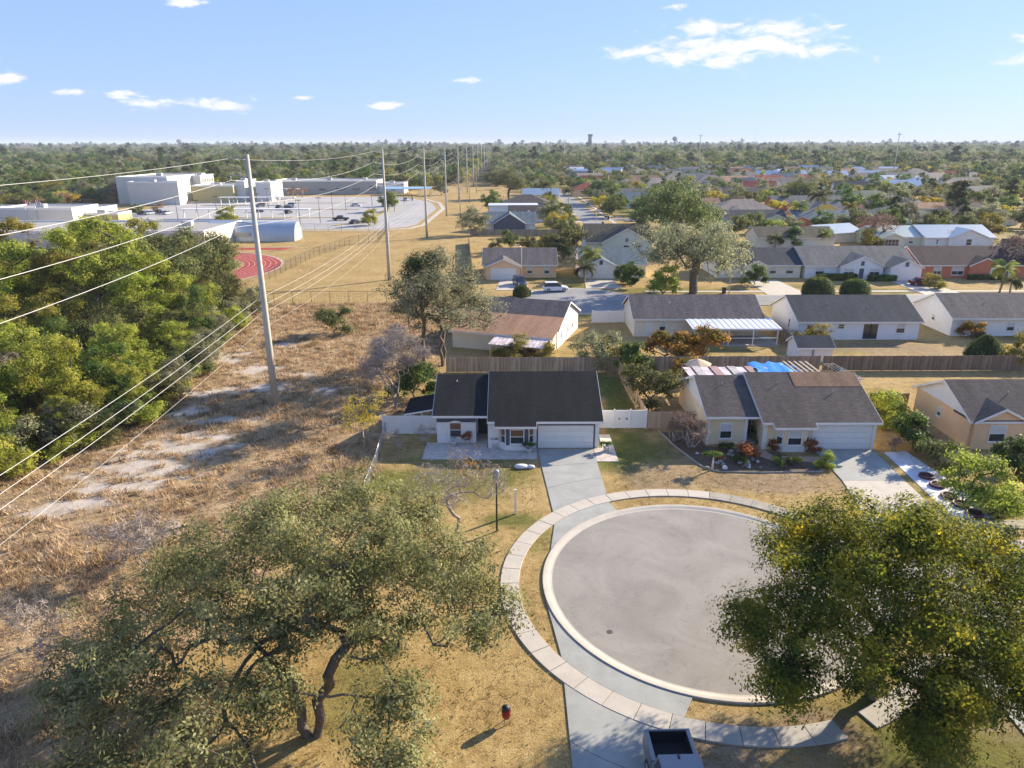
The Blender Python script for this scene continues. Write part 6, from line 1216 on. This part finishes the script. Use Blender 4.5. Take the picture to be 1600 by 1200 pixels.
# --- trees between and beyond the houses
rects = []
for o in list(bpy.data.objects):
    if o.parent is None and o.type == 'EMPTY' and o.get('category') in ('house', 'school building', 'building', 'shelter', 'walkway', 'shed', 'patio cover'):
        bb = [Vector(c) for ch in o.children if ch.type == 'MESH' for c in ch.bound_box]; M_ = Matrix.Translation(o.location) @ Matrix.Rotation(o.rotation_euler.z, 4, 'Z'); bb = [M_ @ b for b in bb]
        rects.append((min(b.x for b in bb), min(b.y for b in bb), max(b.x for b in bb), max(b.y for b in bb)))
def free(x, y, m):
    if any(a - m < x < c + m and b - m * 2.0 < y < d + m for a, b, c, d in rects): return False
    if -52 < x < -6 and y < 470: return False
    if -32 < x < -14 and y < 900: return False
    if -152 < x < -26 and 115 < y < 392: return False
    if 20 < x < 36 and y < 425: return False
    if x > -6 and y < 200: return False
    if 31 < x < 190 and 240 < y < 260: return False
    if -215 < x < -52 and y < 255: return False
    if -185 < x < -100 and y < 330: return False
    return True
cand = []; r7 = random.Random(9); grid = {}
def try_add(x, y, mind):
    g = (int(x // 12), int(y // 12))
    for a in (-1, 0, 1):
        for b in (-1, 0, 1):
            for (u, v) in grid.get((g[0] + a, g[1] + b), ()):
                if (x - u) ** 2 + (y - v) ** 2 < mind * mind: return False
    grid.setdefault(g, []).append((x, y)); return True
for _ in range(60000):
    y_ = 196 + 560 * r7.random(); x_ = r7.uniform(-.78, .80) * (y_ + 20)
    town = -6 < x_ < 330 and y_ < 700
    m_ = 3.2 if town else 3.0
    if town and r7.random() > (.30 if y_ < 300 else .42): continue
    if not free(x_, y_, m_): continue
    if try_add(x_, y_, 8.5 if town else 6.5): cand.append((x_, y_))
    if len(cand) > 3600: break
cand.sort(key=lambda q: q[1])
mk = ['midA', 'midB', 'midC', 'midD', 'midA', 'midG', 'midE', 'midF', 'midA', 'midD', 'midB', 'midA']
mlab = {'midA': 'olive-green round tree among the houses and woods beyond', 'midB': 'deep green round tree among the houses and woods beyond', 'midC': 'yellow-green tree among the houses and woods beyond', 'midD': 'grey-green oak among the houses and woods beyond', 'midE': 'golden-leaved tree among the houses and woods beyond', 'midF': 'narrow dark pine among the houses and woods beyond', 'midG': 'leafless brown tree among the houses and woods beyond'}
n_ind = 225
for i, (x_, y_) in enumerate(cand[:n_ind]):
    k = r7.choice(mk); s_ = r7.uniform(.65, 1.1) * (.85 if -6 < x_ < 330 else 1); plant(k, x_, y_, mlab[k], s_, sz=s_ * r7.uniform(.8, 1.05), group='trees among the houses and the woods beyond')
# the far woods read as one mass: points carrying the same crowns
pts = [(x, y, r7.uniform(.7, 1.15) * (.68 if -6 < x < 330 and y < 700 else 1), 0) for x, y in cand[n_ind:]]
def far_field(n, y0, y1, sc, mind):
    c = 0
    for _ in range(n * 3):
        u = r7.random(); y = y0 * (y1 / y0) ** u; x = r7.uniform(-.82, .84) * y
        if y < 900 and not free(x, y, 4): continue
        pts.append((x, y, sc * r7.uniform(.75, 1.2), 0)); c += 1
        if c >= n: break
far_field(4200, 740, 1500, 1.4, 7); far_field(4200, 1500, 3200, 1.9, 9); far_field(3600, 3200, 9000, 2.9, 14)
def woods():
    P = np.array(pts); n = len(P)
    me = bpy.data.meshes.new('forest'); me.vertices.add(n); z = np.zeros(n); me.vertices.foreach_set('co', np.c_[P[:, :2], z].astype(np.float32).ravel())
    a = me.attributes.new('size', 'FLOAT', 'POINT'); a.data.foreach_set('value', P[:, 2].astype(np.float32)); rr = np.random.default_rng(4)
    a = me.attributes.new('turn', 'FLOAT', 'POINT'); a.data.foreach_set('value', rr.uniform(0, 6.28, n).astype(np.float32))
    kinds = ['midA', 'midB', 'midD', 'midC', 'midE', 'midF']; w = [.3, .25, .22, .15, .04, .04]
    a = me.attributes.new('pick', 'INT', 'POINT'); a.data.foreach_set('value', rr.choice(6, n, p=w).astype(np.int32) if abs(sum(w) - 1) < 1e-6 else rr.integers(0, 6, n).astype(np.int32))
    o = link('forest', me); tag(o, 'far-off woods of mixed green trees reaching to the horizon', 'woods', kind='stuff')
    ng = bpy.data.node_groups.new('forest_scatter', 'GeometryNodeTree'); ng.interface.new_socket('Geometry', in_out='INPUT', socket_type='NodeSocketGeometry'); ng.interface.new_socket('Geometry', in_out='OUTPUT', socket_type='NodeSocketGeometry')
    N = ng.nodes; L = ng.links; gi = N.new('NodeGroupInput'); go = N.new('NodeGroupOutput'); jn = N.new('GeometryNodeJoinGeometry')
    def attr(nm, ty): q = N.new('GeometryNodeInputNamedAttribute'); q.data_type = ty; q.inputs[0].default_value = nm; return q.outputs[0]
    sz, tn, pk = attr('size', 'FLOAT'), attr('turn', 'FLOAT'), attr('pick', 'INT'); cx = N.new('ShaderNodeCombineXYZ'); L.new(tn, cx.inputs[2])
    for i, k in enumerate(kinds):
        src = next(q for q in bpy.data.objects if q.data is not None and q.data == TP[k][1])
        oi = N.new('GeometryNodeObjectInfo'); oi.transform_space = 'ORIGINAL'; oi.inputs['Object'].default_value = src; oi.inputs['As Instance'].default_value = True
        cp = N.new('FunctionNodeCompare'); cp.data_type = 'INT'; cp.operation = 'EQUAL'; L.new(pk, cp.inputs['A'] if 'A' in cp.inputs else cp.inputs[2])
        for s in cp.inputs:
            if s.type == 'INT' and s.name == 'B': s.default_value = i
            if s.type == 'INT' and s.name == 'A' and not s.is_linked: L.new(pk, s)
        ip = N.new('GeometryNodeInstanceOnPoints'); L.new(gi.outputs[0], ip.inputs['Points']); L.new(cp.outputs[0], ip.inputs['Selection']); L.new(oi.outputs['Geometry'], ip.inputs['Instance']); L.new(cx.outputs[0], ip.inputs['Rotation']); L.new(sz, ip.inputs['Scale']); L.new(ip.outputs[0], jn.inputs[0])
    L.new(jn.outputs[0], go.inputs[0]); md = o.modifiers.new('scatter', 'NODES'); md.node_group = ng
woods()
# ------------------------------------------------------------------ the air
def haze():
    m = bpy.data.materials.new('haze_air'); m.use_nodes = True; N = m.node_tree.nodes; L = m.node_tree.links; N.clear(); v = N.new('ShaderNodeVolumePrincipled'); v.inputs['Color'].default_value = (.80, .88, 1, 1); v.inputs['Density'].default_value = .00011; v.inputs['Anisotropy'].default_value = .0
    o = N.new('ShaderNodeOutputMaterial'); L.new(v.outputs[0], o.inputs['Volume']); h_ = MB().box(-12600, -3300, -1.5, 12600, 16600, 76).build('haze', m); tag(h_, 'thin pale blue haze hanging over the distant woods', 'haze', kind='stuff')
haze()
